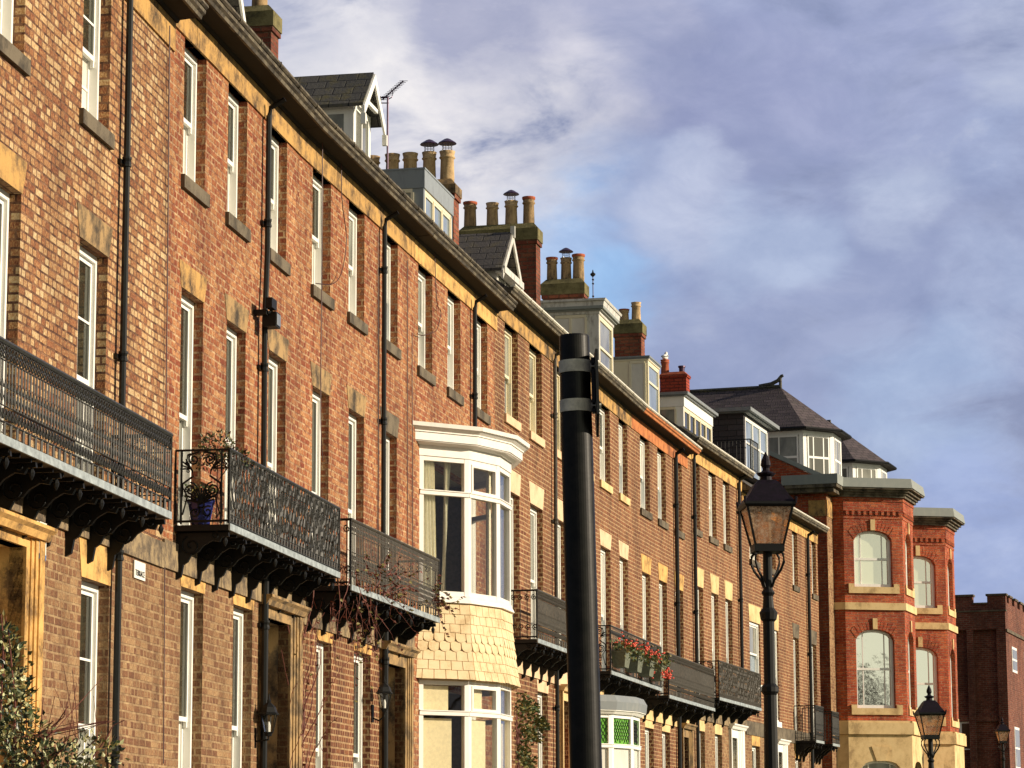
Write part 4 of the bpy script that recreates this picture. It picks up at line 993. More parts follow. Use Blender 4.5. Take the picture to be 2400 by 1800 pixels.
def box_dormer(H, u0, u1, wf, zt, zb, n=2, body='white', top='lead', frame='cream', fasc=.2, over=.1, topth=.06, cheek='glass', back=2.6, glass='glass_grey', cheekw=(.35, .95), rows=1, corner=.1, name='dormer', cheeklights=2):
    mb = MB(); mb.b(u0, u1, -back, wf - .06, zb, zt - fasc)
    mb.b(u0 - .004, u0 + corner, wf - .06, wf, zb, zt - fasc); mb.b(u1 - corner, u1 + .004, wf - .06, wf, zb, zt - fasc)
    mb.b(u0 - .02, u1 + .02, -back, wf + .02, zt - fasc + .001, zt)
    f = mb.build(name, M[body], H)
    mb = MB(); mb.b(u0 - over, u1 + over, -back, wf + over, zt + .001, zt + topth); mb.b(u0 - over * .6, u1 + over * .6, -back, wf + over * .6, zt - .03, zt - .0)
    mb.build('dormer_roof', M[top], f)
    a, b_ = u0 + corner, u1 - corner; w = (b_ - a) / n; z1 = zt - fasc - .02
    mb = MB(); pb = MB()
    mb.b(a, b_, wf - .05, wf - .005, z1 - .04, z1 + .019)
    for k in range(n + 1): c = a + k * w; mb.b(c - .025, c + .025, wf - .05, wf + .004, zb, z1 - .04)
    for k in range(n):
        c, d = a + k * w + .025, a + (k + 1) * w - .025
        mb.b(c, c + .03, wf - .04, wf - .008, zb, z1 - .04); mb.b(d - .03, d, wf - .04, wf - .008, zb, z1 - .04); mb.b(c + .03, d - .03, wf - .04, wf - .009, z1 - .08, z1 - .04)
        if rows == 2: m_ = zb + (z1 - zb) * .55; mb.b(c + .03, d - .03, wf - .045, wf - .003, m_ - .025, m_ + .025)
    mb.build('dormer_sash', M[frame], f)
    pb.b(a, b_, wf - .035, wf - .03, zb, z1 - .04); pb.build('dormer_pane', M[glass], f)
    if cheek:
        c0, c1 = cheekw; mb = MB(); mb.b(u0 - .03, u0 - .003, wf - c1, wf - c0, z1 - .05, z1 + .01)
        for k in range(cheeklights + 1): c = c0 + (c1 - c0) * k / cheeklights; mb.b(u0 - .03, u0 - .003, wf - c - .025, wf - c + .025, zb, z1 - .05)
        mb.build('side_sash', M[frame], f)
        mb = MB(); mb.b(u0 - .012, u0 - .005, wf - c1, wf - c0, zb, z1 - .05); mb.build('side_pane', M[cheek if cheek in M else 'glass_grey'], f)
    return f
# gable dormers of B and C
def gd(S, H, xr, yr, yapex_off, depthw=-.4, **k):
    u_r = S.uat(xr, yr, depthw + .17); ze_tip = S.zat(xr, yr, depthw + .17); u1 = u_r - .13; u0 = u1 - 1.0
    return u0, u1, ze_tip
u0, u1, zt_ = gd(SC, HC, 899, 305, 0); gable_dormer(HC, u0, u1, -.4, zt_ + .17, SC.zat(877, 180, -.23), zt_ - 1.5)
u0, u1, zt_ = gd(SB, HB, 573, 66, 0); gable_dormer(HB, u0, u1, -.4, zt_ + .17, zt_ + .86, zt_ - 1.3)
# zinc box dormer
w = -.25; box_dormer(HD, SD.uat(993, 450, w), SD.uat(1060, 500, w), w, SD.zat(993, 397, w), SD.zat(1055, 560, w) - .1, n=3, body='zinc', top='zinc', fasc=.30, over=.03, topth=.03, cheekw=(.18, .62), cheek='glass_grey', glass='glass_blue', cheeklights=1)
# little pedimented slate dormer
w = -.1; u0, u1 = SE.uat(1180, 620, w), SE.uat(1219, 650, w); gable_dormer(HE, u0, u1, w - .12, SE.zat(1178, 618, w), SE.zat(1203, 557, w) + .02, SE.zat(1178, 618, w) - .9, slate='slate', white='old_white', pediment=True, over=.12)
# big weathered box dormer
w = -.3; u0, u1 = SF.uat(1404, 800, w), SF.uat(1437, 800, w); zt_ = SF.zat(1406, 727, w)
d4 = box_dormer(HF, u0, u1, w, zt_, zt_ - 1.6, n=1, body='old_white', top='lead_pale', frame='cream', fasc=.10, over=.12, topth=.06, cheekw=(.28, .95), cheek='glass_pale', rows=2, corner=.09)
mb = MB(); mb.prism([(w + .12, zt_ + .06), (w + .14, zt_ + .16), (-2.9, zt_ + .17), (-2.9, zt_ + .06)], u0 - .12, u1 + .12); mb.prism([(w + .16, zt_ + .165), (w + .18, zt_ + .21), (-2.9, zt_ + .22), (-2.9, zt_ + .165)], u0 - .16, u1 + .16); mb.build('dormer_cornice', M['old_white'], d4)
w = -.3; box_dormer(HG, SG.uat(1519, 880, w), SG.uat(1545, 880, w), w, SG.zat(1519, 838, w), SG.zat(1545, 950, w) - .2, n=1, body='cream', top='lead', frame='cream', fasc=.06, over=.05, topth=.04, cheekw=(.08, .42), cheek='glass_pale', glass='glass_blue', rows=2, corner=.06, cheeklights=1)
w = -.3; u0 = SH.uat(1602, 960, w); u1 = SH.uat(1669, 1000, w); box_dormer(HH, u0, u1, w, SH.zat(1602, 926, w), SH.zat(1669, 1035, w) - .1, n=5, body='white', top='lead', frame='cream', fasc=.28, over=.14, topth=.07, cheekw=(.2, .7), cheek='glass_grey', glass='glass_dark', corner=.08, cheeklights=1)
w = -.3; u0 = SI.uat(1743, 1000, w); u1 = SI.uat(1802, 1030, w); zt_ = SI.zat(1743, 966, w)
d7 = box_dormer(HI, u0, u1, w, zt_, SI.zat(1800, 1120, w) - .2, n=3, body='clapboard', top='lead', frame='white', fasc=.08, over=.26, topth=.10, cheek=None, glass='glass_blue', rows=2, corner=.22)
mb = MB(); ua = SI.uat(1758, 1030, .0) ; zr_ = SI.zat(1758, 1029, 0.0); railing(mb, (ua, -1.2), (ua, .0), zr_ - .85, zr_, 'plain'); railing(mb, (ua, .0), (ua + .95, .0), zr_ - .85, zr_, 'plain'); mb.build('roof_railing', M['iron'], d7)

# ------------------------------------------------------------------ chimney stacks
def pot(mb, c, z, h=.55, r=.125, rim=False):
    p = [(r * .98, z - .06), (r, z + .05), (r * .92, z + h * .72), (r * 1.0, z + h * .74), (r * 1.12, z + h * .77), (r * 1.12, z + h * .80), (r * .98, z + h * .83), (r * 1.0, z + h * .9), (r * 1.12, z + h), (r * .85, z + h), (r * .8, z + h * .9)]
    mb.lathe(p, c, 14)
    if rim: mb.mi = 1; mb.lathe([(r * 1.02, z + h * .90), (r * 1.14, z + h * .93), (r * 1.15, z + h + .004), (r * .84, z + h + .004)], c, 14, cap=False); mb.mi = 0
def cowl(mb, c, z, r=.165):
    mb.lathe([(r, z + .14), (r * .95, z + .155), (r * .35, z + .22), (.02, z + .235)], c, 14)
    mb.lathe([(r * .98, z + .138), (.02, z + .139)], c, 14)
def stack(H, S, xc, yt, Y, lw, lu=.45, zb=None, pots=(), capm='mortar_moss', brick='brick_stack', caph=.28, name='chimney', red=(), cow=(), rims=(), poth=.55, potr=.125):
    """xc: street-side near corner; pots: distances back from it"""
    p = at(xc, yt, Y); u, w = S.uw(p); z = p.z; zb = zb or z - 3
    mb = MB(); mb.b(u, u + lu, w - lw, w, zb, z - caph - .16); mb.b(u - .03, u + lu + .03, w - lw - .03, w + .03, z - caph - .16, z - caph - .08)
    f = mb.build(name, M[brick], H)
    mb = MB()
    if caph: mb.b(u - .045, u + lu + .045, w - lw - .045, w + .045, z - caph - .08, z - .121)
    mb.plan([(u - .045, w - lw - .045), (u + lu + .045, w - lw - .045), (u + lu + .045, w + .045), (u - .045, w + .045)], z - .12, z, [(u + .06, w - lw + .06), (u + lu - .06, w - lw + .06), (u + lu - .06, w - .06), (u + .06, w - .06)])
    mb.build('flaunching', M[capm], f)
    for k, (d, dh) in enumerate(pots):
        mb = MB(); c = (u + lu / 2, -(w - d)); pot(mb, c, z, poth + dh, potr * rnd.uniform(.93, 1.04), rim=k in rims); o = mb.build('chimney_pot', [M['pot_red' if k in red else rnd.choice(('pot', 'pot', 'pot_sooty'))], M['pot_red']], f, smooth=True)
        if k in cow:
            mb = MB(); cowl(mb, c, z + poth + dh)
            cw = mb.build('cowl', M['cowl'], f)
            mb = MB()
            for a in range(10): t_ = a * .628; mb.tube([(c[0] + .085 * math.cos(t_), c[1] + .085 * math.sin(t_), z + poth + dh - .01), (c[0] + .085 * math.cos(t_), c[1] + .085 * math.sin(t_), z + poth + dh + .15)], .004, 3)
            for zz in (.04, .09): mb.tube([(c[0] + .085 * math.cos(t_ * .628), c[1] + .085 * math.sin(t_ * .628), z + poth + dh + zz) for t_ in range(11)], .004, 3)
            mb.build('mesh_guard', M['wire'], f)
    return f, (u, w, z)
stack(HC, SC, 636, 8, 42, 1.2, .42, pots=((.25, 0), (.75, 0)), brick='brick_stack')
st2, s2p = stack(HD, SD, 1063, 416, 47.3, 1.75, .42, pots=((.16, .02), (.48, .02), (.82, .02), (1.14, .02), (1.5, .0)), cow=(0, 1), poth=.50, capm='sandstone_dirty', caph=.2)
stack(HE, SE, 1256, 520, 55, 1.55, .42, pots=((.19, .06), (.55, .0), (.94, -.02), (1.40, .02)), rims=(0, 3), cow=(1,), poth=.50)
stack(HF, SF, 1366, 650, 60.8, .9, .45, pots=((.14, .02), (.42, -.04), (.74, -.02)), rims=(0, 2), cow=(1,), poth=.54)
stack(HG, SG, 1502, 746, 67.2, .66, .45, pots=((.16, .02), (.46, -.14)), rims=(1,), poth=.42, potr=.115)
st6, s6p = stack(HH, SH, 1608, 869, 73.9, .72, .42, pots=((.62, -.02),), red=(0,), brick='brick_new', capm='pot_red', caph=.0, poth=.38, potr=.11)
mb = MB(); mb.lathe([(.07, s6p[2] - .03), (.08, s6p[2] + .12), (.10, s6p[2] + .13), (.10, s6p[2] + .17), (.05, s6p[2] + .17)], (s6p[0] + .2, -(s6p[1] - .16)), 10); mb.build('chimney_pot', M['cowl'], st6)

# ------------------------------------------------------------------ red brick villa with two projecting bays
Vp = at(1938, 1250, 85.6)
class VS(Seg): pass
SV = Seg((Vp.x, Vp.y), 1200 + FF * math.tan(R(18.3)))
HV = empty('brick_villa', (Vp.x, Vp.y, 0), SV.rz, 'red brick villa with canted bays, arched windows and slate turrets beyond the terrace', 'villa')
def zv(y, x=2050, Y=86.5): return at(x, y, Y).z
SH_ = 7.75
zCt, zCb, zB2t, zB2b, zBt, zBb = zv(1146), zv(1180), zv(1413), zv(1430), zv(1693), zv(1722)
corb = zv(1200)
bay = [(.8, -.3), (.8, .35), (1.78, 2.0), (3.55, 2.0), (4.55, .35), (4.55, -.3)]
def edge_pts(A, B):
    dx, dy = B[0] - A[0], B[1] - A[1]; L = math.hypot(dx, dy); return dx / L, dy / L, L
def grow(poly, d):
    """offset an open plan chain outward (left side of travel is outside)"""
    n = len(poly); out = []
    for i, p in enumerate(poly):
        ns = []
        if i > 0: ux, uy, _ = edge_pts(poly[i - 1], p); ns.append((-uy, ux))
        if i < n - 1: ux, uy, _ = edge_pts(p, poly[i + 1]); ns.append((-uy, ux))
        mx = sum(a[0] for a in ns); my = sum(a[1] for a in ns); l = math.hypot(mx, my); mx /= l; my /= l; c = mx * ns[0][0] + my * ns[0][1]
        out.append((p[0] + mx * d / c, p[1] + my * d / c))
    return out
def shift(poly, s): return [(u + s, w) for u, w in poly]
def edge_wall(mb, A, B, z0, z1, hole=None, arch=0.0, dep=.16, nseg=10):
    """flat wall from A to B with one arched opening hole=(s0,s1,za,zb) (zb = springing line)"""
    ux, uy, L = edge_pts(A, B); nx, ny = -uy, ux
    q = lambda s, z, o=0: (A[0] + ux * s + nx * o, -(A[1] + uy * s + ny * o), z)
    if not hole: mb.quad(q(0, z0), q(L, z0), q(L, z1), q(0, z1)); return
    s0, s1, za, zb = hole
    mb.quad(q(0, z0), q(s0, z0), q(s0, z1), q(0, z1)); mb.quad(q(s1, z0), q(L, z0), q(L, z1), q(s1, z1)); mb.quad(q(s0, z0), q(s1, z0), q(s1, za), q(s0, za))
    pts = [(s0 + (s1 - s0) * t / nseg, zb + arch * math.sin(math.acos(max(-1, min(1, 2 * t / nseg - 1)))) ** 1.0) for t in range(nseg + 1)]
    for (a, za_), (b_, zb_) in zip(pts, pts[1:]):
        mb.quad(q(a, za_), q(b_, zb_), q(b_, z1), q(a, z1)); mb.quad(q(a, za_), q(b_, zb_), q(b_, zb_, -dep), q(a, za_, -dep))
    for s in (s0, s1): mb.quad(q(s, za), q(s, zb), q(s, zb, -dep), q(s, za, -dep))
    mb.quad(q(s0, za), q(s1, za), q(s1, za, -dep), q(s0, za, -dep))
def arch_window(H, A, B, hole, arch, dep=.14, pane='glass_sky', pane2=None, bars=(.22, .78), name='window', branches=False, meet=.5):
    ux, uy, L = edge_pts(A, B); nx, ny = -uy, ux; s0, s1, za, zb = hole; W = s1 - s0
    q = lambda s, z, o=0: (A[0] + ux * s + nx * o, -(A[1] + uy * s + ny * o), z)
    top = lambda s: zb + arch * math.sin(math.acos(max(-1, min(1, 2 * (s - s0) / W - 1))))
    mb = MB()
    def vbar(a, b_, z0, o0, o1, full=True, z1=None):
        i = len(mb.v); za_, zb_ = (top(a) if z1 is None else z1), (top(b_) if z1 is None else z1)
        mb.v += [q(a, z0, o0), q(b_, z0, o0), q(b_, zb_, o0), q(a, za_, o0), q(a, z0, o1), q(b_, z0, o1), q(b_, zb_, o1), q(a, za_, o1)]
        for f in ((0, 1, 2, 3), (4, 5, 6, 7), (0, 1, 5, 4), (1, 2, 6, 5), (2, 3, 7, 6), (3, 0, 4, 7)): mb.f.append(tuple(i + k for k in f)); mb.m.append(0)
    n = 12; fr = .075
    for t in range(n):
        a, b_ = s0 + W * t / n, s0 + W * (t + 1) / n
        i = len(mb.v); mb.v += [q(a, top(a), -dep), q(b_, top(b_), -dep), q(b_, top(b_) - fr, -dep), q(a, top(a) - fr, -dep), q(a, top(a), -dep - .1), q(b_, top(b_), -dep - .1), q(b_, top(b_) - fr, -dep - .1), q(a, top(a) - fr, -dep - .1)]
        for f in ((0, 1, 2, 3), (4, 5, 6, 7), (0, 1, 5, 4), (1, 2, 6, 5), (2, 3, 7, 6), (3, 0, 4, 7)): mb.f.append(tuple(i + k for k in f)); mb.m.append(0)
    vbar(s0, s0 + .07, za, -dep - .1, -dep); vbar(s1 - .10, s1, za, -dep - .1, -dep + .001); vbar(s0, s1, za, -dep - .1, -dep + .02, z1=za + .10)
    m_ = za + (zb + arch - za) * meet; vbar(s0 + .07, s1 - .1, m_ - .035, -dep - .09, -dep - .01, z1=m_ + .035)
    for b in bars: c = s0 + W * b; vbar(c - .014, c + .014, za + .1, -dep - .075, -dep - .03)
    f = mb.build(name, M['white'], H)
    for (z0, p_) in ((m_, pane), (za + .1, pane2 or pane)):
        mb = MB(); i = 0; z1 = None if z0 == m_ else m_
        pts = [(s0 + .05, z0), (s1 - .05, z0)] + ([(s1 - .05 - (W - .1) * t / 8, top(s1 - .05 - (W - .1) * t / 8) - .03) for t in range(9)] if z1 is None else [(s1 - .05, z1), (s0 + .05, z1)])
        k = len(pts); mb.v = [q(s, z, -dep - .05) for s, z in pts] + [q(s, z, -dep - .056) for s, z in pts]; mb.f = [tuple(range(k)), tuple(range(2 * k - 1, k - 1, -1))] + [(j, (j + 1) % k, k + (j + 1) % k, k + j) for j in range(k)]; mb.m = [0] * len(mb.f)
        mb.build('pane', M[p_], f)
    return f
main = MB(); main.mi = 0
body_chain = [(0, -7.0), (0, 0.0), (.8, 0.0)]
for A, B in zip(body_chain, body_chain[1:]): edge_wall(main, A, B, -.3, zCt - .28)
for A, B in (((4.55, 0), (8.55, 0)), ((12.3, 0), (15.8, 0)), ((15.8, 0), (15.8, -7))): edge_wall(main, A, B, -.3, zCt - .28)
main.quad((0, 7, -.3), (15.8, 7, -.3), (15.8, 7, zCt), (0, 7, zCt)); main.quad((0, .02, zCt - .28), (15.8, .02, zCt - .28), (15.8, 7, zCt - .28), (0, 7, zCt - .28))
main.build('wall', M['brick_red'], HV)
mb = MB(); edge_wall(mb, (0, .012), (.81, .012), -.3, zCt - .30); mb.build('pier_front', M['brick_tan_low'], HV)
for bi in range(2):
    sft = bi * SH_; ch = shift(bay, sft); wl = MB()
    L1 = edge_pts(ch[1], ch[2])[2]; L2 = edge_pts(ch[2], ch[3])[2]
    hw = .62; c1 = L1 * .49
    up = (c1 - hw, c1 + hw, zv(1376), zv(1268)); lo = (c1 - hw, c1 + hw, zv(1660), zv(1500)); ups = (L2 / 2 - .5, L2 / 2 + .5, zv(1376), zv(1268)); los = (L2 / 2 - .5, L2 / 2 + .5, zv(1660), zv(1500))
    arc = .32
    for k, (A, B) in enumerate(zip(ch, ch[1:])):
        if k in (1, 3):
            edge_wall(wl, A, B, zBt, zB2b, lo, arc); edge_wall(wl, A, B, zB2t, zCt - .28, up, arc)
        elif k == 2:
            edge_wall(wl, A, B, zBt, zB2b, los, arc); edge_wall(wl, A, B, zB2t, zCt - .28, ups, arc)
        else: edge_wall(wl, A, B, zBt, zB2b); edge_wall(wl, A, B, zB2t, zCt - .28)
    wb = wl.build('bay', M['brick_red'], HV); 
    # dentils, corbel band
    de = MB(); g1 = grow(ch, .05)
    for A, B in zip(g1, g1[1:]): ebox(de, A, B, 0, edge_pts(A, B)[2], -.1, 0, zCt - .40, zCt - .28)
    g2 = grow(ch, .0)
    for A, B in zip(g2, g2[1:]):
        L = edge_pts(A, B)[2]; s = .08
        while s < L - .08: ebox(de, A, B, s, s + .09, -.05, .045, corb - .11, corb + .02); s += .19
        ebox(de, A, B, 0, L, -.05, .03, corb + .02, zCt - .40); ebox(de, A, B, 0, L, -.05, .02, corb - .22, corb - .15)
    de.build('dentil_band', M['brick_red'], wb)
    # brick voussoirs over the arches
    for k in (1, 2):
        A, B = ch[k], ch[k + 1]; ux, uy, L = edge_pts(A, B)
        for hole in ((up, lo) if k == 1 else (ups, los)):
            s0, s1, za, zb = hole; W = s1 - s0; de = MB()
            for t in range(13):
                f0, f1 = t / 13 + .006, (t + 1) / 13 - .006
                if 5.6 < t < 6.4: continue
                tp = lambda f: zb + arc * math.sin(math.acos(max(-1, min(1, 2 * f - 1))))
                a, b_ = s0 + W * f0, s0 + W * f1; ex = lambda f: (f - .5) * .35
                pl = [(a, tp(f0) + .002), (b_, tp(f1) + .002), (b_ + ex(f1), tp(f1) + .24 - .08 * abs(f1 - .5) * 0), (a + ex(f0), tp(f0) + .24)]
                nx, ny = -uy, ux; i = len(de.v)
                de.v += [(A[0] + ux * s + nx * .012, -(A[1] + uy * s + ny * .012), z) for s, z in pl] + [(A[0] + ux * s - nx * .05, -(A[1] + uy * s - ny * .05), z) for s, z in pl]
                for f in ((0, 1, 2, 3), (7, 6, 5, 4), (0, 1, 5, 4), (1, 2, 6, 5), (2, 3, 7, 6), (3, 0, 4, 7)): de.f.append(tuple(i + q for q in f)); de.m.append(0)
            de.build('brick_arch', M['brick_red'], wb)
    A, B = ch[1], ch[2]
    for k in (1, 2, 3):
        A, B = ch[k], ch[k + 1]; L = edge_pts(A, B)[2]
        for hole in ((up, lo) if k != 2 else (ups, los)):
            s0, s1, za, zb = hole; c = (s0 + s1) / 2; stn = MB(); ebox(stn, A, B, s0 - .2, s1 + .2, -.14, .05, za - .2, za - .001); 
            ebox(stn, A, B, s0 - .2, s0 - .02, -.1, .04, za, za + .1); ebox(stn, A, B, s1 + .02, s1 + .2, -.1, .04, za, za + .1)
            stn.build('stone_sill', M['ashlar'], wb); stn = MB(); ebox(stn, A, B, c - .075, c + .075, -.1, .05, zb + arc + .003, zb + arc + .34); stn.build('keystone', M['ashlar'], wb)
    gb = grow(ch, .06); stn = MB()
    for A, B in zip(gb, gb[1:]): ebox(stn, A, B, 0, edge_pts(A, B)[2], -.12, 0, zB2b, zB2t)
    stn.build('stone_band', M['ashlar'], wb)
    # ashlar ground storey
    ash = MB(); ga = grow(ch, .14); zA = zBb - 4
    holeA = None
    for k, (A, B) in enumerate(zip(ga, ga[1:])):
        L = edge_pts(A, B)[2]; hh_ = (L / 2 - .62, L / 2 + .62, zv(1830) - 1.2, zv(1800)) if k in (1, 2, 3) and L > 1.3 else None
        edge_wall(ash, A, B, -.3, zBb, hh_, .22)
    gc = grow(ch, .22)
    for A, B in zip(gc, gc[1:]):
        ebox(ash, A, B, 0, edge_pts(A, B)[2], -.3, 0, zBb + .002, zBt - .02); ebox(ash, A, B, 0, edge_pts(A, B)[2], -.3, -.05, zBt - .02, zBt + .04)
    A, B = ga[1], ga[2]; L = edge_pts(A, B)[2]; ux, uy, _ = edge_pts(A, B); nx, ny = -uy, ux; i = len(ash.v); c = L / 2
    pl = [(c - .14, zv(1784)), (c + .14, zv(1784)), (c + .30, zv(1750)), (c - .30, zv(1750))]
    ash.v += [(A[0] + ux * s + nx * .03, -(A[1] + uy * s + ny * .03), z) for s, z in pl] + [(A[0] + ux * s - nx * .05, -(A[1] + uy * s - ny * .05), z) for s, z in pl]
    for f in ((0, 1, 2, 3), (7, 6, 5, 4), (0, 1, 5, 4), (1, 2, 6, 5), (2, 3, 7, 6), (3, 0, 4, 7)): ash.f.append(tuple(i + q for q in f)); ash.m.append(0)
    ash.build('ashlar_storey', M['ashlar'], wb)
    for k, (pa, pb_) in ((1, ('glass_sky', 'glass_sky')), (2, ('glass_sky', 'glass_pale')), (3, ('glass_grey', 'glass_grey'))):
        A, B = ch[k], ch[k + 1]
        arch_window(HV, A, B, up if k != 2 else ups, arc, pane=pa, pane2=pb_); arch_window(HV, A, B, lo if k != 2 else los, arc, pane='glass_mix' if k == 1 else 'glass_grey', pane2='glass_mix' if k == 1 else 'glass_grey')
    A, B = ga[1], ga[2]; L = edge_pts(A, B)[2]; arch_window(HV, A, B, (L / 2 - .62, L / 2 + .62, zv(1830) - 1.2, zv(1800)), .22, pane='glass_grey')
    # cornice and lead gutter of the bay
    co = MB()
    for d, a, b_ in ((.12, .28, .20), (.18, .20, .13), (.26, .13, .05), (.36, .05, -.0)):
        gg_ = grow(ch, d); co.plan([(u, w) for u, w in gg_], zCt - a, zCt - b_ - .001)
    co.build('cornice', M['cornice'], wb)
    co = MB(); co.plan(grow(ch, .39), zCt, zCt + .29, grow(ch, .34)); co.build('lead_parapet', M['lead_pale'], wb)
cm = MB(); cm.b(-.4, .95, -1.2, .42, zCt - .1, zCt - .002); cm.b(-.3, .85, -1.2, .3, zCt - .24, zCt - .101); cm.b(.951, .99, -.4, .10, zCt - .18, zCt); cm.build('wall_cornice', M['cornice'], HV)
cm = MB(); cm.b(4.9, 8.2, -.4, .32, zCt - .12, zCt - .002); cm.build('wall_cornice', M['cornice'], HV)
cm = MB(); cm.b(-.42, .98, -1.3, .45, zCt, zCt + .30); cm.b(.981, 1.2, -1.3, .12, zCt, zCt + .27); cm.build('wall_gutter', M['lead_pale'], HV); cm = MB(); cm.b(4.9, 8.2, -.6, .34, zCt, zCt + .27); cm.build('wall_gutter', M['lead_pale'], HV)
st_ = MB(); st_.b(-.015, .83, -.02, .03, zCt - .95, zCt - .45); st_.b(-.03, -.001, -.55, -.02, zCt - .95, zCt - .45); st_.build('pier_stone', M['sandstone'], HV)
# gable parapet that climbs behind the terrace
gp = MB(); pw = [(0.0, zCt - 2), (0.0, zCt + .15), (-6.0, zCt + 3.1), (-6.0, zCt - 2)]; gp.prism(pw, -.02, .3); gp.build('gable_parapet', M['brick_red'], HV)
gp = MB(); gp.prism([(.02, zCt + .30), (-6.0, zCt + 3.26), (-6.0, zCt + 3.11), (.02, zCt + .155)], -.08, .36); gp.build('coping', M['lead_pale'], HV)
# slate turrets above each bay
def turret(sft, zdn):
    c = [(1.75, -3.6), (1.75, -1.06), (2.64, -.29), (3.9, -.29), (4.8, -1.06), (4.8, -3.6)]; c = shift(c, sft); z0, z1 = zv(1112, 1925, 88) - .35 - zdn, zv(1012, 1925, 88) - zdn
    mb = MB(); mb.plan(grow(c, -.05), z0 - .6, z1)
    for A, B in zip(c, c[1:]):
        L = edge_pts(A, B)[2]
        for a, b_ in ((0, .13), (L - .13, L)): ebox(mb, A, B, a, b_, -.08, 0, z0, z1)
        ebox(mb, A, B, .13, L - .13, -.08, -.004, z1 - .14, z1); ebox(mb, A, B, .13, L - .13, -.08, .03, z0 - .0, z0 + .22)
    f = mb.build('turret', M['white'], HV); sh = MB(); pn = MB()
    for k, (A, B) in enumerate(zip(c, c[1:])):
        L = edge_pts(A, B)[2]; a, b_ = .16, L - .16
        if k in (0, 4): a = L - 1.4; b_ = L - .16
        zm = z0 + .22 + (z1 - .14 - z0 - .22) * .48
        ebox(sh, A, B, a, a + .05, -.04, .012, z0 + .22, z1 - .14); ebox(sh, A, B, b_ - .05, b_, -.04, .012, z0 + .22, z1 - .14)
        ebox(sh, A, B, a, b_, -.04, .014, zm - .035, zm + .035); ebox(sh, A, B, a, b_, -.04, .013, z1 - .2, z1 - .141); ebox(sh, A, B, a, b_, -.04, .013, z0 + .221, z0 + .27)
        for fr_ in ((.27, .73) if k not in (0, 4) else (.5,)): s = a + (b_ - a) * fr_; ebox(sh, A, B, s - .02, s + .02, -.03, .008, z0 + .27, z1 - .2)
        ebox(pn, A, B, a, b_, -.03, -.0, z0 + .24, z1 - .16); sh.build('turret_sash', M['white'], f); pn.build('turret_pane', M['glass_grey'], f); sh = MB(); pn = MB()
    
    e = grow(c, .28); ze = z1 + .04; R1 = (sft + 3.27, -2.1); R2 = (sft + 3.27, -7.5); zr_ = zv(921, 1845, 90.5) - zdn
    rf = MB(); V = lambda p, z: (p[0], -p[1], z)
    ap = V(R1, zr_); bk = V(R2, zr_)
    e0, e5 = (e[0][0], -7.5), (e[5][0], -7.5)
    rf.quad(V(e0, ze), V(e[1], ze), ap, bk); rf.quad(V(e[1], ze), V(e[2], ze), ap); rf.quad(V(e[2], ze), V(e[3], ze), ap); rf.quad(V(e[3], ze), V(e[4], ze), ap); rf.quad(V(e[4], ze), V(e5, ze), bk, ap)
    rf.build('turret_roof', M['slate_purple'], f)
    rf = MB(); el = [e0, e[1], e[2], e[3], e[4], e5]; rf.plan(el, ze - .05, ze - .004); rf.build('turret_soffit', M['soffit'], f)
    rf = MB()
    for A, B in zip(el, el[1:]): rf.tube([V(A, ze - .01), V(B, ze - .01)], .055, 6)
    rf.build('turret_gutter', M['iron'], f)
    rf = MB(); rf.tube([(R1[0], -R1[1] + k * .3, zr_ + .02) for k in range(18)], .07, 6)
    if sft == 0: rf.tube([(R1[0], -R1[1] + .7, zr_ + .06), (R1[0], -R1[1] + .3, zr_ + .12), (R1[0], -R1[1] + .08, zr_ + .22), (R1[0], -R1[1] - .04, zr_ + .36), (R1[0], -R1[1] - .1, zr_ + .38)], .075, 6, r2=.05); rf.tube([(R1[0], -R1[1], zr_ - .05), (R1[0], -R1[1], zr_ + .3)], .05, 6)
    rf.build('ridge_tiles', M['slate_moss'], f)
turret(0, 0.0); turret(SH_, .0)
rf = MB(); rf.prism([(-.3, zCt - .1), (-5, zCt + 2.1), (-9, zCt - .1)], .36, 15.6); rf.build('roof', M['slate_purple'], HV)
# small parapet block at the far end
mb = MB(); mb.b(15.2, 15.9, .4, 1.0, zCt - 2.5, zCt - 1.5); mb.b(15.1, 16.0, .35, 1.1, zCt - 2.8, zCt - 2.501); mb.build('end_block', M['sandstone_warm'], HV)

# ------------------------------------------------------------------ dark crenellated brick hall
Kp = at(2363, 1600, 112)
SK = Seg((Kp.x, Kp.y), 1200 + FF * math.tan(R(18.3)))
HK = empty('crenellated_hall', (Kp.x, Kp.y, 0), SK.rz, 'dark brick hall with battlements at the right edge behind the small lamp', 'hall')
zk = lambda y, x=2363: at(x, y, 112).z
kt = zk(1393); 
mb = MB(); mb.mi = 0; Wd = 9.0
fr = lambda w0, w1, z0, z1, u=0.0: mb.b(u, u + .5, w0, w1, z0, z1)
x2w = lambda x: (x - 2363) / 6600 * 112 / math.cos(R(18.3))
mb.b(0, 14, -Wd, 0, -.3, kt - .30)
mer = [(-.0, x2w(2322)), (x2w(2289), x2w(2235) - .2), (x2w(2205) - .2, -5.5)]
# parapet with merlons on the near end and along the street side
for a, b_ in mer: mb.b(0, .35, b_, a, kt - .30, kt - .04)
for k in range(9): mb.b(.9 + k * 1.5, 1.7 + k * 1.5, -.35, 0, kt - .30, kt - .04)
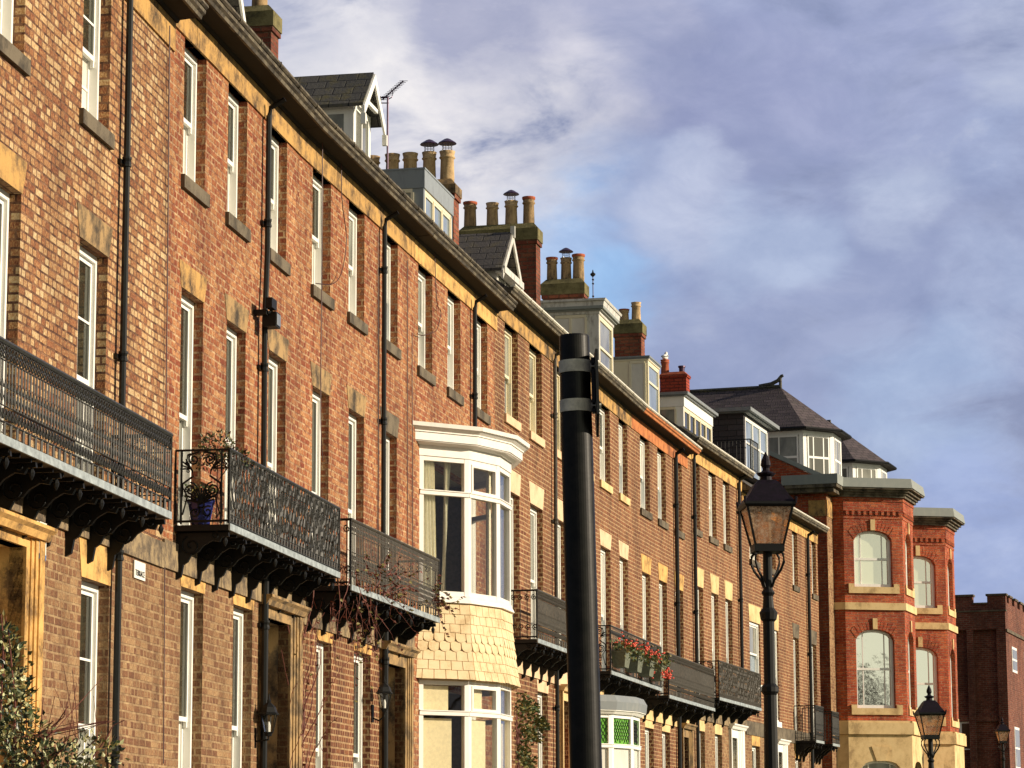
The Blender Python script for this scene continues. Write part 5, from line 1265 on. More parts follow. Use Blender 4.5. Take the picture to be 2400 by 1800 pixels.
# piers and recessed panels (proud brick frames)
zp1, zp0 = zk(1475), zk(1675)
for a, b_ in ((-.0, x2w(2342)), (x2w(2290), x2w(2276)), (x2w(2240), x2w(2225))): mb.b(-.22, 0, b_, a, -.3, zp1)
mb.b(-.22, 0, -Wd, -.0, zp1, kt - .62); mb.b(-.12, 0, -Wd, -.0, zk(1690), zp0)
mb.build('wall', M['brick_dark'], HK)
mb = MB()
for a, b_ in mer: mb.b(-.06, .4, b_ - .05, a + .05, kt - .04, kt + .04)
mb.b(-.06, .4, x2w(2322), x2w(2289), kt - .36, kt - .30) ; mb.b(-.26, 0, -Wd, .04, kt - .68, kt - .62)
for k in range(9): mb.b(.85 + k * 1.5, 1.75 + k * 1.5, -.4, .05, kt - .04, kt + .04)
mb.b(-.2, 14, -.3, .06, kt - 1.5, kt - 1.38); mb.build('coping', M['stone_grey'], HK)
for (xx, ya, yb) in ((2372, 1510, 1570), (2385, 1700, 1800)):
    u = 1.2 if xx < 2380 else 1.2; za, zb_ = zk(yb), zk(ya)
    mb = MB(); mb.b(u, u + 1.3, -.1, .02, za, zb_); f = mb.build('window', M['white'], HK); mb = MB(); mb.b(u + .08, u + 1.22, .021, .03, za + .1, (za + zb_) / 2 - .04); mb.b(u + .08, u + 1.22, .021, .03, (za + zb_) / 2 + .04, zb_ - .1); mb.build('pane', M['glass_grey'], f)
    u = 4.6; mb = MB(); mb.b(u, u + 1.3, -.1, .02, za, zb_); f = mb.build('window', M['white'], HK); mb = MB(); mb.b(u + .08, u + 1.22, .021, .03, za + .1, zb_ - .1); mb.build('pane', M['glass_grey'], f)
mb = MB(); a, b_ = x2w(2287), x2w(2252); za, zb_ = zk(1756), zk(1689); mb.b(-.05, -.001, b_, a, za, zb_); f = mb.build('window', M['white'], HK); mb = MB(); mb.b(-.06, -.051, b_ + .1, a - .07, za + .05, zb_ - .08); mb.build('pane', M['glass_dark'], f)

# ------------------------------------------------------------------ street lamps
def lamp(x, Y, ytop, sc=1.0, label=None):
    """lantern head seen at x; ytop = photo height of the finial tip"""
    p = at(x, ytop, Y); Hh = p.z / sc
    L = empty('street_lamp', (p.x, p.y, 0), R(4), label, 'street lamp', 'black heritage street lamps'); L.scale = (sc, sc, sc)
    H = Hh
    mb = MB(); zt = H - .86
    mb.lathe([(.13, 0), (.13, .9), (.10, .95), (.085, 1.0), (.075, 1.1), (.055, zt - 1.25), (.075, zt - 1.22), (.075, zt - 1.18), (.05, zt - 1.15), (.05, zt - .62), (.07, zt - .60), (.08, zt - .54), (.05, zt - .5), (.042, zt - .40), (.06, zt - .37), (.042, zt - .34), (.040, zt - .02)], (0, 0), 12)
    mb.b(-.35, .35, -.012, .012, zt - .505, zt - .485) if False else None
    mb.build('post', M['iron'], L, smooth=False)
    mb = MB()
    for a in range(4):
        t = a * math.pi / 2 + math.pi / 4; c, s = math.cos(t), math.sin(t)
        mb.tube([(c * r, s * r, z) for r, z in ((.045, zt - .32), (.07, zt - .26), (.14, zt - .18), (.175, zt - .11), (.17, zt - .05), (.13, zt - .01))], .012, 5)
    mb.build('cradle', M['iron'], L)
    # lantern: tapered square frame, glass, hood
    b0, b1, zb, zg = .118, .198, zt + .02, zt + .37
    mb = MB(); q = 1.4142
    def sq(r0, r1, z0, z1): mb.lathe([(r0 * q, z0), (r1 * q, z1)], (0, 0), 4, math.pi / 4)
    sq(b0 + .012, b0 + .012, zt - .02, zb + .025); sq(b1 + .012, b1 + .026, zg - .012, zg + .01); sq(b1 + .026, b1 + .026, zg + .01, zg + .03)
    for a in range(4):
        t = a * math.pi / 2 + math.pi / 4; c, s = math.cos(t) * q, math.sin(t) * q; mb.tube([(c * b0, s * b0, zb), (c * b1, s * b1, zg)], .013, 4)
    mb.build('lantern_frame', M['iron'], L)
    for a in range(4):
        t = a * math.pi / 2; c, s = math.cos(t), math.sin(t); mb = MB()
        P_ = lambda r, h, z: (c * r - s * h, s * r + c * h, z)
        i = 0; v = [P_(b0 - .003, -b0 + .01, zb + .02), P_(b0 - .003, b0 - .01, zb + .02), P_(b1 - .003, b1 - .01, zg - .012), P_(b1 - .003, -b1 + .01, zg - .012)]
        v2 = [P_(b0 - .008, -b0 + .01, zb + .02), P_(b0 - .008, b0 - .01, zb + .02), P_(b1 - .008, b1 - .01, zg - .012), P_(b1 - .008, -b1 + .01, zg - .012)]
        mb.v = v + v2; mb.f = [(0, 1, 2, 3), (7, 6, 5, 4), (0, 1, 5, 4), (1, 2, 6, 5), (2, 3, 7, 6), (3, 0, 4, 7)]; mb.m = [0] * 6
        mb.build('lantern_pane', M['lamp_glass'], L)
    mb = MB(); mb.lathe([((b1 + .022) * q, zg + .031), ((b1 - .03) * q, zg + .10), (.11 * q, zg + .20), (.075 * q, zg + .235)], (0, 0), 4, math.pi / 4)
    mb.lathe([(.055, zg + .23), (.05, zg + .27), (.075, zg + .285), (.085, zg + .30), (.04, zg + .315), (.028, zg + .33), (.030, zg + .345), (.045, zg + .37), (.040, zg + .41), (.018, zg + .46), (.003, zg + .49)], (0, 0), 12)
    for a in range(4):
        t = a * math.pi / 2 + math.pi / 4; c, s = math.cos(t) * q, math.sin(t) * q; mb.tube([(c * (b1 + .02), s * (b1 + .02), zg + .02), (c * (b1 + .025), s * (b1 + .025), zg + .075)], .012, 5)
    mb.build('hood', M['iron_hood'], L)
    mb = MB(); mb.lathe([(.03, zg - .12), (.045, zg - .05), (.03, zg - .012)], (0, 0), 10); mb.build('lamp_bulb', M['wire'], L)
    return L
M['iron_hood'] = flat_mat('dark_violet_hood', (.007, .0035, .009), rough=.6, spec=.2, noise=.5, scale=30)
def lampglass():
    m = bpy.data.materials.new('pink_lamp_glass'); m.use_nodes = True; nt = m.node_tree; nt.nodes.clear(); g = N(nt)
    out = g.n('ShaderNodeOutputMaterial'); mx = g.n('ShaderNodeMixShader'); tr = g.n('ShaderNodeBsdfTransparent'); b = g.n('ShaderNodeBsdfPrincipled')
    n = g.noise(g.obj(), 34, 5, .75, .5); g.l(g.ramp(n, [(.4, (.62, .42, .29)), (.6, (.95, .75, .56))]), b.inputs['Base Color']); b.inputs['Roughness'].default_value = .35  # pale pink base stands in for light on the unlit panes
    g.l(g.ramp(n, [(.35, (.12, .12, .12)), (.65, (.55, .55, .55))]), mx.inputs[0]); tr.inputs[0].default_value = (.95, .85, .75, 1)
    g.l(tr.outputs[0], mx.inputs[1]); g.l(b.outputs[0], mx.inputs[2]); g.l(mx.outputs[0], out.inputs[0]); return m
M['lamp_glass'] = lampglass()
lamp(1794, 25, 1059, 1.03, 'tall black heritage street lamp in front of the terrace, nearest and largest of the three')
lamp(2177, 47.5, 1605, 1.03, 'black heritage street lamp standing before the villa\'s canted bay')
lamp(2348, 88, 1680, .92, 'small distant street lamp against the dark crenellated hall')

# ------------------------------------------------------------------ black pole with clamped bracket
p = at(1350, 786, 14); PL = empty('sign_pole', (p.x + .075, p.y, 0), 0, 'thick black metal pole with two pale clamp straps, cut off in front of the terrace', 'pole')
PL.rotation_euler = (0, R(-1.15), 0); hz = p.z / math.cos(R(1.15))
mb = MB(); r = .0765; mb.lathe([(r * 1.05, 0), (r * 1.04, hz - .5), (r, hz - .2), (r, hz - .012), (r * .96, hz - .002), (r * .5, hz)], (0, 0), 40); mb.build('pole', M['pole'], PL, smooth=False)
for zc in (hz - .165, hz - .365):
    mb = MB(); mb.lathe([(r + .001, zc - .031), (r + .006, zc - .031), (r + .006, zc + .031), (r + .001, zc + .031)], (0, 0), 40, cap=False); mb.tube([(r * .9, -.02, zc), (r + .05, -.02, zc)], .012, 6); mb.b(r * .8, r + .03, -.03, .03, zc - .014, zc + .014); mb.build('clamp_strap', M['strap'], PL)
mb = MB(); mb.b(r + .022, r + .036, -.16, .16, hz - .43, hz - .10); mb.prism([(-.16, hz - .43), (.16, hz - .43), (.02, hz - .52), (-.02, hz - .52)], r + .022, r + .034); mb.b(r + .005, r + .021, -.03, .03, hz - .40, hz - .12); mb.build('sign_plate', M['black'], PL)

# ------------------------------------------------------------------ wall lanterns, alarm box, floodlight, name plate
def wall_lantern(S, u, z, w0, label, up=False):
    P_ = S.world(u, w0, z); L = empty('wall_lantern', P_, S.rz, label, 'wall lantern', 'coach lanterns by the doors')
    mb = MB(); mb.b(-.05, .05, 0, .02, -.22, .02); s_ = .22
    mb.tube([(0, -.01, -.16), (0, -.10, -.20), (0, -.18, -.14), (0, -.18, -.06)] if up else [(0, -.01, -.14), (0, -.18, -.12), (0, -.18, -.06)], .012, 6); mb.build('arm', M['iron'], L)
    mb = MB(); c = (0, -.18); mb.lathe([(.035, -.08), (.045, -.05), (.06, -.03)], c, 6); mb.lathe([(.12, .17), (.125, .185), (.105, .20), (.085, .26), (.045, .30), (.02, .32), (.025, .34), (.012, .36), (.004, .42)], c, 6)
    for k in range(6): t = k * math.pi / 3; mb.tube([(.052 * math.cos(t), -.18 + .052 * math.sin(t), -.04), (.10 * math.cos(t), -.18 + .10 * math.sin(t), .18)], .006, 4)
    mb.build('lantern_frame', M['iron'], L)
    mb = MB(); mb.lathe([(.048, -.035), (.094, .172)], c, 6); mb.build('lantern_glass', M['clear'], L)
    mb = MB(); mb.lathe([(.02, -.03), (.022, .05), (.01, .09)], c, 8); mb.build('lamp_bulb', M['gull_white'], L)
p_ = SB.uz(640, 1700, .2); wall_lantern(SB, p_[0] - .05, p_[1] - .05, -.02, 'small domed black lantern beside the stone doorcase, left of the vine')
p_ = SC.uz(901, 1655, .18); wall_lantern(SC, p_[0], p_[1], 0, 'black lantern on a scroll arm beside the pipe left of the bow window', up=True)
P_ = SA.world(SA.uat(100, 1250, .06), 0, SA.zat(94, 1298)); AB = empty('alarm_box', P_, SA.rz, 'narrow white alarm box with a blue base beside the left doorcase', 'alarm box')
mb = MB(); mb.b(-.10, .10, 0, .065, -.02, .27); mb.build('housing', M['sign_white'], AB); mb = MB(); mb.prism([(.0, -.10), (.045, -.10), (.066, -.06), (.066, -.021), (0, -.021)], -.10, .10); mb.build('blue_base', M['blue'], AB); mb = MB(); mb.b(-.14, -.101, 0, .05, .2, .27); mb.build('junction', M['sign_white'], AB)
P_ = SB.world(SB.uat(618, 765, .12), 0, SB.zat(618, 750)); FL = empty('floodlight', P_, SB.rz, 'small black floodlight and camera fixed by the second pipe', 'floodlight')
mb = MB(); mb.b(-.05, .05, 0, .16, -.03, .03); mb.tube([(0, -.16, 0), (.08, -.2, .02)], .02, 6); mb.b(-.12, .12, .17, .25, .04, .16); mb.build('bracket', M['iron'], FL); mb = MB(); mb.b(.04, .26, .1, .26, -.16, .02); mb.build('lamp_head', M['iron'], FL); mb = MB(); mb.b(.06, .24, .261, .27, -.14, .0); mb.build('lamp_lens', M['glass_grey'], FL)
# street name plate
u_l, z_t = SA.uz(311, 1312); u_r, z_b = SA.uz(336, 1360); P_ = SA.world(u_l, .008, z_t - .12)
SG_ = empty('street_name_plate', P_, SA.rz, 'white street name plate with black lettering right of the first pipe', 'street sign')
mb = MB(); wd_ = u_r - u_l; mb.b(0, wd_, 0, .012, -.06, .12); mb.build('plate', M['sign_white'], SG_)
def text(s, x, z, size, parent, sx=1.0):
    cu = bpy.data.curves.new('t', 'FONT'); cu.body = s; cu.size = size; cu.extrude = .002; cu.align_x = 'CENTER'; cu.space_character = 1.02
    o = bpy.data.objects.new('t', cu); COL.objects.link(o); bpy.context.view_layer.update()
    me = bpy.data.meshes.new_from_object(o.evaluated_get(bpy.context.evaluated_depsgraph_get())); bpy.data.objects.remove(o)
    me.transform(Matrix.Scale(sx, 4, (1, 0, 0))); me.transform(Matrix.Rotation(R(90), 4, 'X')); me.materials.clear(); me.materials.append(M['black'])
    ob = bpy.data.objects.new('lettering', me); COL.objects.link(ob); ob.parent = parent; ob.location = (x, -.0145, z)
text('TERRACE', wd_ * .5, -.03, .085, SG_, .95)

# ------------------------------------------------------------------ aerials
P_ = at(908, 396, 46.6); AE = empty('tv_aerial', P_, SD.rz, 'comb shaped television aerial on a tall mast among the chimney pots', 'aerial')
k_ = 46.6 / 6600; mb = MB(); mb.tube([(0, 0, -.4), (0, 0, 178 * k_)], .017, 6); mb.build('mast', M['cowl'], AE)
mb = MB(); zt_ = 178 * k_; d = Vector((-.12, -.30, .27)); a = Vector((.02, .06, zt_ - .02)); 
def wl(dx, dz, dd=0): # offsets in metres across the view -> local frame
    wx, wy = dx, dd; c, s = math.cos(-SD.rz), math.sin(-SD.rz); return (wx * c - wy * s, wx * s + wy * c, dz)
A_ = Vector(wl(-.09, zt_ - .04)); B_ = Vector(wl(.27, zt_ + .29)); mb.tube([A_, B_], .012, 5)
for k in range(13):
    c = A_.lerp(B_, k / 12); q = Vector(wl(-.05, .055)) ; q2 = Vector(wl(.0, .0, .13)); mb.tube([c - q2 * .6 - q * .5, c + q2 * .6 + q * .5], .005, 4); mb.tube([c - Vector(wl(.07, -.0)), c + Vector(wl(.07, 0))], .005, 4)
mb.tube([wl(-.38, zt_ + .0), wl(.02, zt_ + .0)], .010, 4); mb.tube([wl(-.34, zt_ - .1), wl(.02, zt_ - .1)], .010, 4)
for dx in (-.36, -.24, -.12): mb.tube([wl(dx, zt_ - .12), wl(dx, zt_ + .02)], .009, 4)
mb.tube([wl(0, zt_ - .04), wl(.07, zt_), wl(.09, zt_ + .08), wl(.06, zt_ + .14)], .010, 5); mb.build('antenna', M['cowl'], AE)
P_ = at(1390, 702, 60); A2 = empty('whip_aerial', P_, SF.rz, 'thin aerial mast with a small round head above the weathered dormer', 'aerial')
mb = MB(); mb.tube([(0, 0, -.6), (0, 0, .55)], .010, 6); mb.build('mast', M['cowl'], A2); mb = MB(); mb.lathe([(.012, .50), (.055, .54), (.06, .57), (.02, .60), (.008, .66)], (0, 0), 8)
for z in (.05, .33, .42): mb.lathe([(.011, z), (.026, z + .015), (.026, z + .03), (.011, z + .045)], (.012, 0), 6)
mb.build('antenna_head', M['iron'], A2)

# ------------------------------------------------------------------ gull on the red pot
P_ = SH.world(s6p[0] + .21, s6p[1] - .62, s6p[2] + .36); GU = empty('gull', P_, SH.rz, 'white gull sitting on the red chimney pot', 'gull')
mb = MB()
prof = [((-.17, .06), .02), ((-.10, .07), .055), ((-.02, .075), .078), ((.06, .085), .08), ((.12, .12), .062), ((.145, .165), .045), ((.155, .205), .046), ((.165, .235), .034), ((.17, .25), .012)]
i0 = 0; n = 10
for k, ((x, z), rr_) in enumerate(prof):
    for q in range(n):
        t = 2 * math.pi * q / n; tilt = .0 if k < 4 else (.6 if k < 5 else 1.3)
        mb.v.append((x - rr_ * math.sin(tilt) * math.cos(t) * 1.0, rr_ * math.sin(t), z + rr_ * math.cos(tilt) * math.cos(t)))
for k in range(len(prof) - 1):
    for q in range(n): j = (q + 1) % n; mb.f.append((k * n + q, k * n + j, (k + 1) * n + j, (k + 1) * n + q)); mb.m.append(0)
mb.f.append(tuple(range(n))); mb.m.append(0); mb.f.append(tuple((len(prof) - 1) * n + q for q in range(n))); mb.m.append(0)
mb.build('body', M['gull_white'], GU, smooth=True)
mb = MB()
for s_ in (-1, 1): mb.tube([(.08, s_ * .065, .12), (-.02, s_ * .082, .10), (-.14, s_ * .05, .075), (-.22, s_ * .02, .07)], .03, 6, r2=.006)
mb.build('wings', M['gull_grey'], GU, smooth=True); mb = MB(); mb.tube([(.195, 0, .215), (.235, 0, .205)], .011, 5, r2=.004); mb.build('beak', M['leaf_olive'], GU)

# ------------------------------------------------------------------ cables hanging on the fronts
def cable(S, pts, label, w=.03, r=.007):
    mb = MB(); P_ = [S.world(*(lambda q: (q[0], w, q[1]))(S.uz(x, y, w))) for x, y in pts]
    # smooth
    out = []
    for k in range(len(P_) - 1):
        for t in range(4):
            p0, p1, p2, p3 = P_[max(0, k - 1)], P_[k], P_[k + 1], P_[min(len(P_) - 1, k + 2)]; f = t / 4
            out.append(.5 * ((2 * p1) + (p2 - p0) * f + (2 * p0 - 5 * p1 + 4 * p2 - p3) * f * f + (3 * p1 - p0 - 3 * p2 + p3) * f ** 3))
    out.append(P_[-1]); o = out[0].copy(); mb.tube([p - o for p in out], r, 4); c = mb.build('cable', M['cable'], None); c.location = o
    tag(c, label, 'cable', 'cables running down the house fronts')
M['cable'] = flat_mat('brown_cable', (.06, .015, .01), rough=.6)
cable(SA, [(398, 60), (396, 250), (393, 600), (391, 800), (389, 1000), (387, 1130)], 'thin dark cable straight down the joint right of the first pipe')
cable(SA, [(386, 1290), (385, 1500), (383, 1790)], 'thin dark cable below the first balcony, right of the first pipe', w=.02)
cable(SC, [(756, 275), (755, 500), (754, 680), (752, 850), (752, 1000), (757, 1080)], 'cable dropping from the gutter over the sixth top window', w=.1)
cable(SC, [(800, 300), (801, 460), (812, 560), (800, 640), (780, 665), (757, 666), (740, 664)], 'looped cable sweeping over a sill left of the third pipe', w=.07)
cable(SC, [(886, 545), (886, 800), (886, 1050), (885, 1240)], 'thin cable left of the third pipe', w=.02)
cable(SD, [(1017, 520), (1023, 700), (1033, 730), (1025, 770), (1012, 780), (990, 786), (978, 782)], 'looped cable over the top window above the bow', w=.06)
cable(SC, [(955, 610), (955, 850), (955, 1100), (956, 1300)], 'left one of two thin cables beside the bow window', w=.02)
cable(SC, [(966, 780), (966, 900), (967, 1100), (967, 1330)], 'right one of two thin cables beside the bow window', w=.02)

# ------------------------------------------------------------------ plants
def leaf(mb, p, d, L, W, mi=0, fold=.25):
    d = d.normalized(); s = d.cross(Vector((rnd.uniform(-1, 1), rnd.uniform(-1, 1), rnd.uniform(-1, 1)))); s = s.normalized() * W; n = d.cross(s).normalized() * (W * fold)
    i = len(mb.v); mb.v += [tuple(p), tuple(p + d * L * .35 + s + n), tuple(p + d * L), tuple(p + d * L * .35 - s + n), tuple(p + d * L * .5)]
    mb.f += [(i, i + 1, i + 4), (i + 1, i + 2, i + 4), (i + 2, i + 3, i + 4), (i + 3, i, i + 4)]; mb.m += [mi] * 4
def bush(name, org, blobs, nleaf, L, W, mats, label, cat, twigs=(), seed=1, dens=None, weights=None, group=None):
    rr = random.Random(seed); root = empty(name, org, 0, label, cat, group); mb = MB()
    for k in range(nleaf):
        b = rr.choices(blobs, [x[1][0] * x[1][1] * x[1][2] for x in blobs])[0]; c, rad = b
        while True:
            v = Vector((rr.uniform(-1, 1), rr.uniform(-1, 1), rr.uniform(-1, 1)))
            if .25 < v.length < 1: break
        v = v.normalized() * (v.length ** .5)
        p = Vector(c) + Vector((v.x * rad[0], v.y * rad[1], v.z * rad[2])) * rr.uniform(.75, 1.12)
        leaf(mb, p, v + Vector((rr.uniform(-.9, .9), rr.uniform(-.9, .9), rr.uniform(-.5, .9))), L * rr.uniform(.6, 1.25), W * rr.uniform(.7, 1.2), rr.choices(range(len(mats)), weights or [1] * len(mats))[0])
    mb.build('foliage', [M[m] for m in mats], root, fix=False)
    if twigs:
        mb = MB()
        for pts, r_ in twigs: mb.tube(pts, r_, 5, r2=r_ * .4)
        mb.build('stems', M['twig'], root)
    return root
# variegated holly at the lower left
org = at(90, 1900, 17); k_ = 17 / 6600
def hp(x, y, d=0): q = at(x, y, 17 + d); return tuple(q - org)
hb = [(hp(20, 1560, 0), (.13, .2, .22)), (hp(10, 1650, .1), (.18, .3, .25)), (hp(50, 1730, 0), (.2, .35, .18)), (hp(130, 1785, -.1), (.26, .35, .13)), (hp(210, 1770, .1), (.20, .3, .14)), (hp(30, 1800, 0), (.34, .4, .25)), (hp(250, 1750, 0), (.08, .12, .07)), (hp(5, 1480, .1), (.06, .1, .14)), (hp(150, 1860, 0), (.35, .4, .2))]
tw = [([hp(rnd.uniform(-20, 200), 1850), hp(rnd.uniform(0, 240), 1730, rnd.uniform(-.2, .2)), hp(rnd.uniform(-10, 270), rnd.uniform(1560, 1700) if q_ < 8 else 1690, rnd.uniform(-.2, .2))], .005) for q_ in range(22)] + [([hp(60, 1860), hp(90, 1760, .05), hp(130, 1700, .05), (hp(160, 1655))], .008), ([hp(70, 1800), hp(110, 1720), hp(128, 1632)], .006), ([hp(120, 1705), hp(150, 1680), hp(165, 1622)], .006), ([hp(90, 1740), hp(97, 1680), hp(102, 1636)], .005), ([hp(100, 1715), hp(125, 1690), hp(120, 1690)], .004), ([hp(200, 1800), hp(250, 1730), hp(265, 1700), hp(292, 1688)], .006), ([hp(30, 1800), hp(35, 1650), hp(20, 1480)], .010), ([hp(0, 1700), hp(8, 1500), hp(2, 1440)], .008)]
bush('holly_bush', org, hb, 2900, .042, .013, ['leaf_dark', 'leaf_cream', 'leaf', 'leaf_olive'], 'variegated holly bush with bare red twigs in the bottom left corner', 'holly bush', tw, 3, weights=[5, 5, 1, 3])
# dark arching shrub behind it
org2 = at(20, 1900, 20)
def hq(x, y, d=0): q = at(x, y, 20 + d); return tuple(q - org2)
bush('dark_shrub', org2, [(hq(0, 1560), (.14, .25, .28)), (hq(20, 1640), (.16, .25, .22)), (hq(5, 1500), (.08, .2, .12))], 900, .07, .012, ['leaf_dark', 'leaf_olive'], 'dark narrow leaved shrub behind the holly at the left edge', 'shrub', [([hq(0, 1700), hq(10, 1550), hq(14, 1445)], .008)], 4)
# plant on balcony B
P_ = SB.world(SB.uat(500, 1040, .3), .35, SB.zat(500, 1060, .35)); 
bush('balcony_shrub', P_, [((0, .0, .08), (.20, .22, .16)), ((.14, .1, -.02), (.18, .2, .12)), ((-.15, -.1, -.05), (.12, .15, .12)), ((.28, .2, -.08), (.1, .1, .06))], 900, .045, .013, ['leaf_olive', 'leaf_red', 'leaf_dark', 'leaf'], 'straggly brown and green shrub on the balcony with the scrolled end panel', 'shrub', [([(0, 0, -.7), (0, 0, .1)], .012), ([(0, 0, -.3), (.2, .1, .0)], .007)], 5)
P_ = SB.world(SB.uat(538, 1053, .6) + .05, .30, SB.zat(538, 1246, .6) + .09); PT = empty('blue_planter', P_, SB.rz, 'dark blue planter with trailing leaves behind the scrolled end panel', 'planter')
mb = MB(); mb.lathe([(.10, 0), (.14, .22), (.155, .24), (.155, .27), (.13, .27), (.12, .2)], (.1, .05), 12); mb.build('pot', flat_mat('dark_blue_glaze', (.015, .02, .12), rough=.25), PT)
mb = MB()
for k in range(160): a = rnd.uniform(0, 6.28); rr_ = rnd.uniform(0, .16); leaf(mb, Vector((.1 + rr_ * math.cos(a), .05 + rr_ * math.sin(a), .27 + rnd.uniform(-.04, .16))), Vector((math.cos(a), math.sin(a), rnd.uniform(-.3, 1))), .05, .014, rnd.choice((0, 1)))
mb.build('foliage', [M['leaf'], M['leaf_olive']], PT, fix=False)
# dead vine over balcony C
VR = rnd; u_a = SC.uat(700, 1500)
orgv = SC.world(0, 0, 0); VN = empty('dead_vine', (orgv.x, orgv.y, 0), SC.rz, 'leafless red brown vine hanging over the third balcony and doorcase', 'vine')
mb = MB(); lf = MB(); zbC = SC.zat(828, 1388, .6); rv = random.Random(12)
def wander(p, d, L, n, r, leafp=.3, grav=.05):
    pts = [Vector(p)]; d = Vector(d)
    for k in range(n):
        d = (d + Vector((rv.uniform(-.35, .35), rv.uniform(-.25, .25), rv.uniform(-.35, .35) - grav))).normalized(); q = pts[-1] + d * L / n; q.y = min(q.y, -.015)
        pts.append(q)
        if rv.random() < leafp: leaf(lf, q, Vector((rv.uniform(-1, 1), -1, rv.uniform(-1, .4))), .06, .02, rv.choice((0, 0, 1)))
    mb.tube(pts, r, 4, r2=r * .35)
for k in range(26): u = rv.uniform(.0, .42); wander((u, -.02, rv.uniform(.8, zbC - .6)), (rv.uniform(-.2, .2), 0, 1), rv.uniform(1, 2.4), 16, .010, .12, -.12)
for k in range(30): u = rv.uniform(.1, 2.2); wander((u, -rv.uniform(.1, .68), zbC + rv.uniform(-.1, .4)), (rv.uniform(-.6, .6), -.1, -.6), rv.uniform(.4, 1.3), 12, .006, .35, .16)
for k in range(34): u = rv.uniform(.4, 3.0); wander((u, -.64, zbC + rv.uniform(.05, .5)), (1, 0, rv.uniform(-.4, .5)), rv.uniform(.5, 1.2), 12, .006, .5, .0)
for k in range(9): u = SC.uat(838, 1450) + rv.uniform(-.25, .25); wander((u, -.05, SC.zat(838, 1480) + .3), (0, 0, -1), rv.uniform(.6, 1.35), 12, .008, .75, .2)
for k in range(16): u = SC.uat(1020, 1380, .6) + rv.uniform(-.3, .25); wander((u, -.62, zbC + .15 + rv.uniform(0, .4)), (.5, -.2, rv.uniform(-.3, .5)), rv.uniform(.2, .5), 8, .005, .9, .0)
mb.build('stems', M['twig'], VN); lf.build('foliage', [M['leaf_red'], M['leaf_olive']], VN, fix=False)
# climber right of the bow window
P_ = SE.world(0, 0, 0); rc = random.Random(3); CL = empty('climbing_plant', (P_.x, P_.y, 0), SE.rz, 'green leafy climber on the brick wall just right of the bow window', 'climber')
mb = MB(); st = MB(); ua = SE.uat(1218, 1650); 
for (x, y, rx, rz_) in ((1212, 1655, .5, .28), (1235, 1665, .55, .2), (1215, 1715, .5, .25), (1240, 1725, .6, .15), (1212, 1770, .45, .25), (1250, 1690, .3, .12), (1262, 1705, .25, .06), (1225, 1790, .5, .2)):
    u, z = SE.uz(x, y)
    for k in range(120): a, b_ = rc.gauss(0, .45), rc.gauss(0, .45); leaf(mb, Vector((u + a * rx, -rc.uniform(.02, .16), z + b_ * rz_)), Vector((rc.uniform(-1, 1), -1, rc.uniform(-1, 1))), .075, .026, rc.choice((0, 0, 1)))
for k in range(6): u = ua + rc.uniform(-.4, .3); st.tube([(u + .1 * math.sin(z * 2 + k), -.03, z) for z in [.2 + q * .4 for q in range(11)]], .010, 4)
mb.build('foliage', [M['leaf'], M['leaf_olive']], CL, fix=False); st.build('stems', M['twig'], CL)
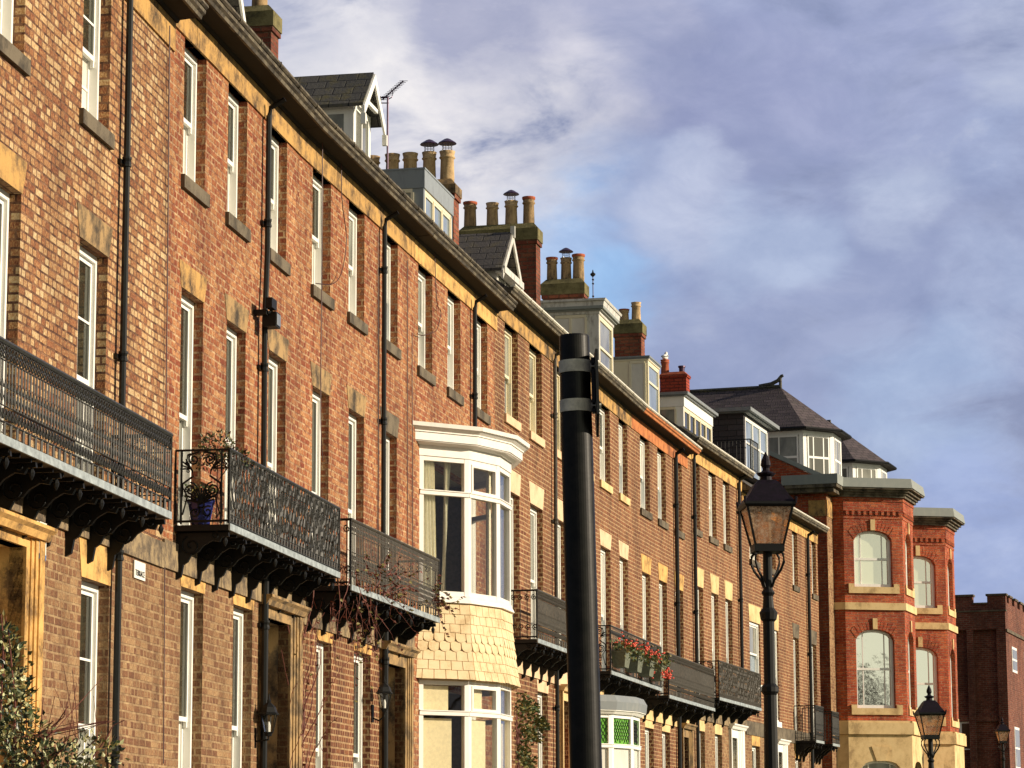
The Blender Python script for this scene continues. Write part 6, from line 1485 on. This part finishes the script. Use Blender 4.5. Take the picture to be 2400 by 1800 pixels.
# planters with coral flowers on balcony F
zbF = SF.zat(1433, 1582, .6); rp = random.Random(9)
names = ['first', 'second', 'third', 'fourth']
ux0 = [SF.uat(x, 1560, .7) for x in (1452, 1482, 1510, 1536)]
lab = ['leftmost planter of coral flowers on the balcony behind the pole', 'second planter from the left with coral flowers on that balcony', 'third planter from the left with coral flowers on that balcony', 'rightmost planter of coral flowers, spilling past the balcony end']
for k, u in enumerate(ux0):
    P_ = SF.world(u, .72, zbF + .38); F_ = empty('flower_planter', P_, SF.rz, lab[k], 'planter', 'flower planters hung on the balcony rail')
    mb = MB(); mb.plan([(-.22, -.10), (.22, -.10), (.22, .12), (-.22, .12)], -.22, .06, [(-.30, -.13), (.30, -.13), (.30, .16), (-.30, .16)]); mb.plan([(-.32, -.14), (.32, -.14), (.32, .18), (-.32, .18)], .06, .09); mb.build('trough', M['terracotta'], F_)
    mb = MB()
    for q in range(330): a = Vector((rp.gauss(0, .26), -rp.uniform(-.12, .26), .10 + abs(rp.gauss(0, .10)) - (.16 if rp.random() < .2 else 0))); leaf(mb, a, Vector((rp.uniform(-1, 1), rp.uniform(-1, .3), rp.uniform(-.6, 1))), .07, .026, rp.choice((0, 0, 1)))
    mb.build('foliage', [M['leaf'], M['leaf_olive']], F_, fix=False)
    mb = MB()
    for q in range(60 if k < 3 else 90): a = Vector((rp.gauss(.05, .27), -rp.uniform(-.08, .30), .24 + rp.gauss(0, .07) - (.1 * k if k == 3 else 0))); mb.lathe([(.002, a.z - .015), (.028, a.z), (.022, a.z + .018), (.002, a.z + .022)], (a.x, a.y), 5)
    mb.build('flowers', M['petal'], F_)

# ------------------------------------------------------------------ bare trees across the street (seen as reflections in the panes)
def bare_tree(x, y, h, seed, label):
    rr = random.Random(seed); T = empty('bare_tree', (x, y, 0), 0, label, 'tree', 'bare trees across the street'); mb = MB(); cr = MB()
    def grow_(p, d, L, r, lv, m):
        pts = [p]; q = p; n = 4
        for k in range(n): d = (d + Vector((rr.uniform(-.16, .16), rr.uniform(-.16, .16), rr.uniform(-.02, .12)))).normalized(); q = q + d * L / n; pts.append(q)
        m.tube(pts, r, 7 if lv < 2 else 4, r2=r * .55)
        if lv < 5:
            for b in range(3 if lv else 5):
                a = rr.uniform(0, 6.28); t = rr.choice((2, 3, 4)) if b else 4; s_ = rr.uniform(.45, .95); ax = Vector((math.cos(a), math.sin(a), 0)); nd = (d + ax * s_ + Vector((0, 0, .12))).normalized()
                grow_(pts[t], nd, L * rr.uniform(.58, .78), r * .52, lv + 1, cr)
    grow_(Vector((0, 0, -.1)), Vector((0, 0, 1)), h * .30, h * .018, 0, mb)
    mb.build('trunk', M['bark'], T); cr.build('crown', M['bark'], T, fix=False)
bare_tree(56, 13, 17, 1, 'bare tree reflected in the upper panes of the white bow window')
bare_tree(70, -18, 22, 2, 'tall bare tree reflected in the lower arched window of the red villa')
bare_tree(84, -34, 24, 5, 'tallest bare tree, its tips reflected in the upper arched window of the villa')
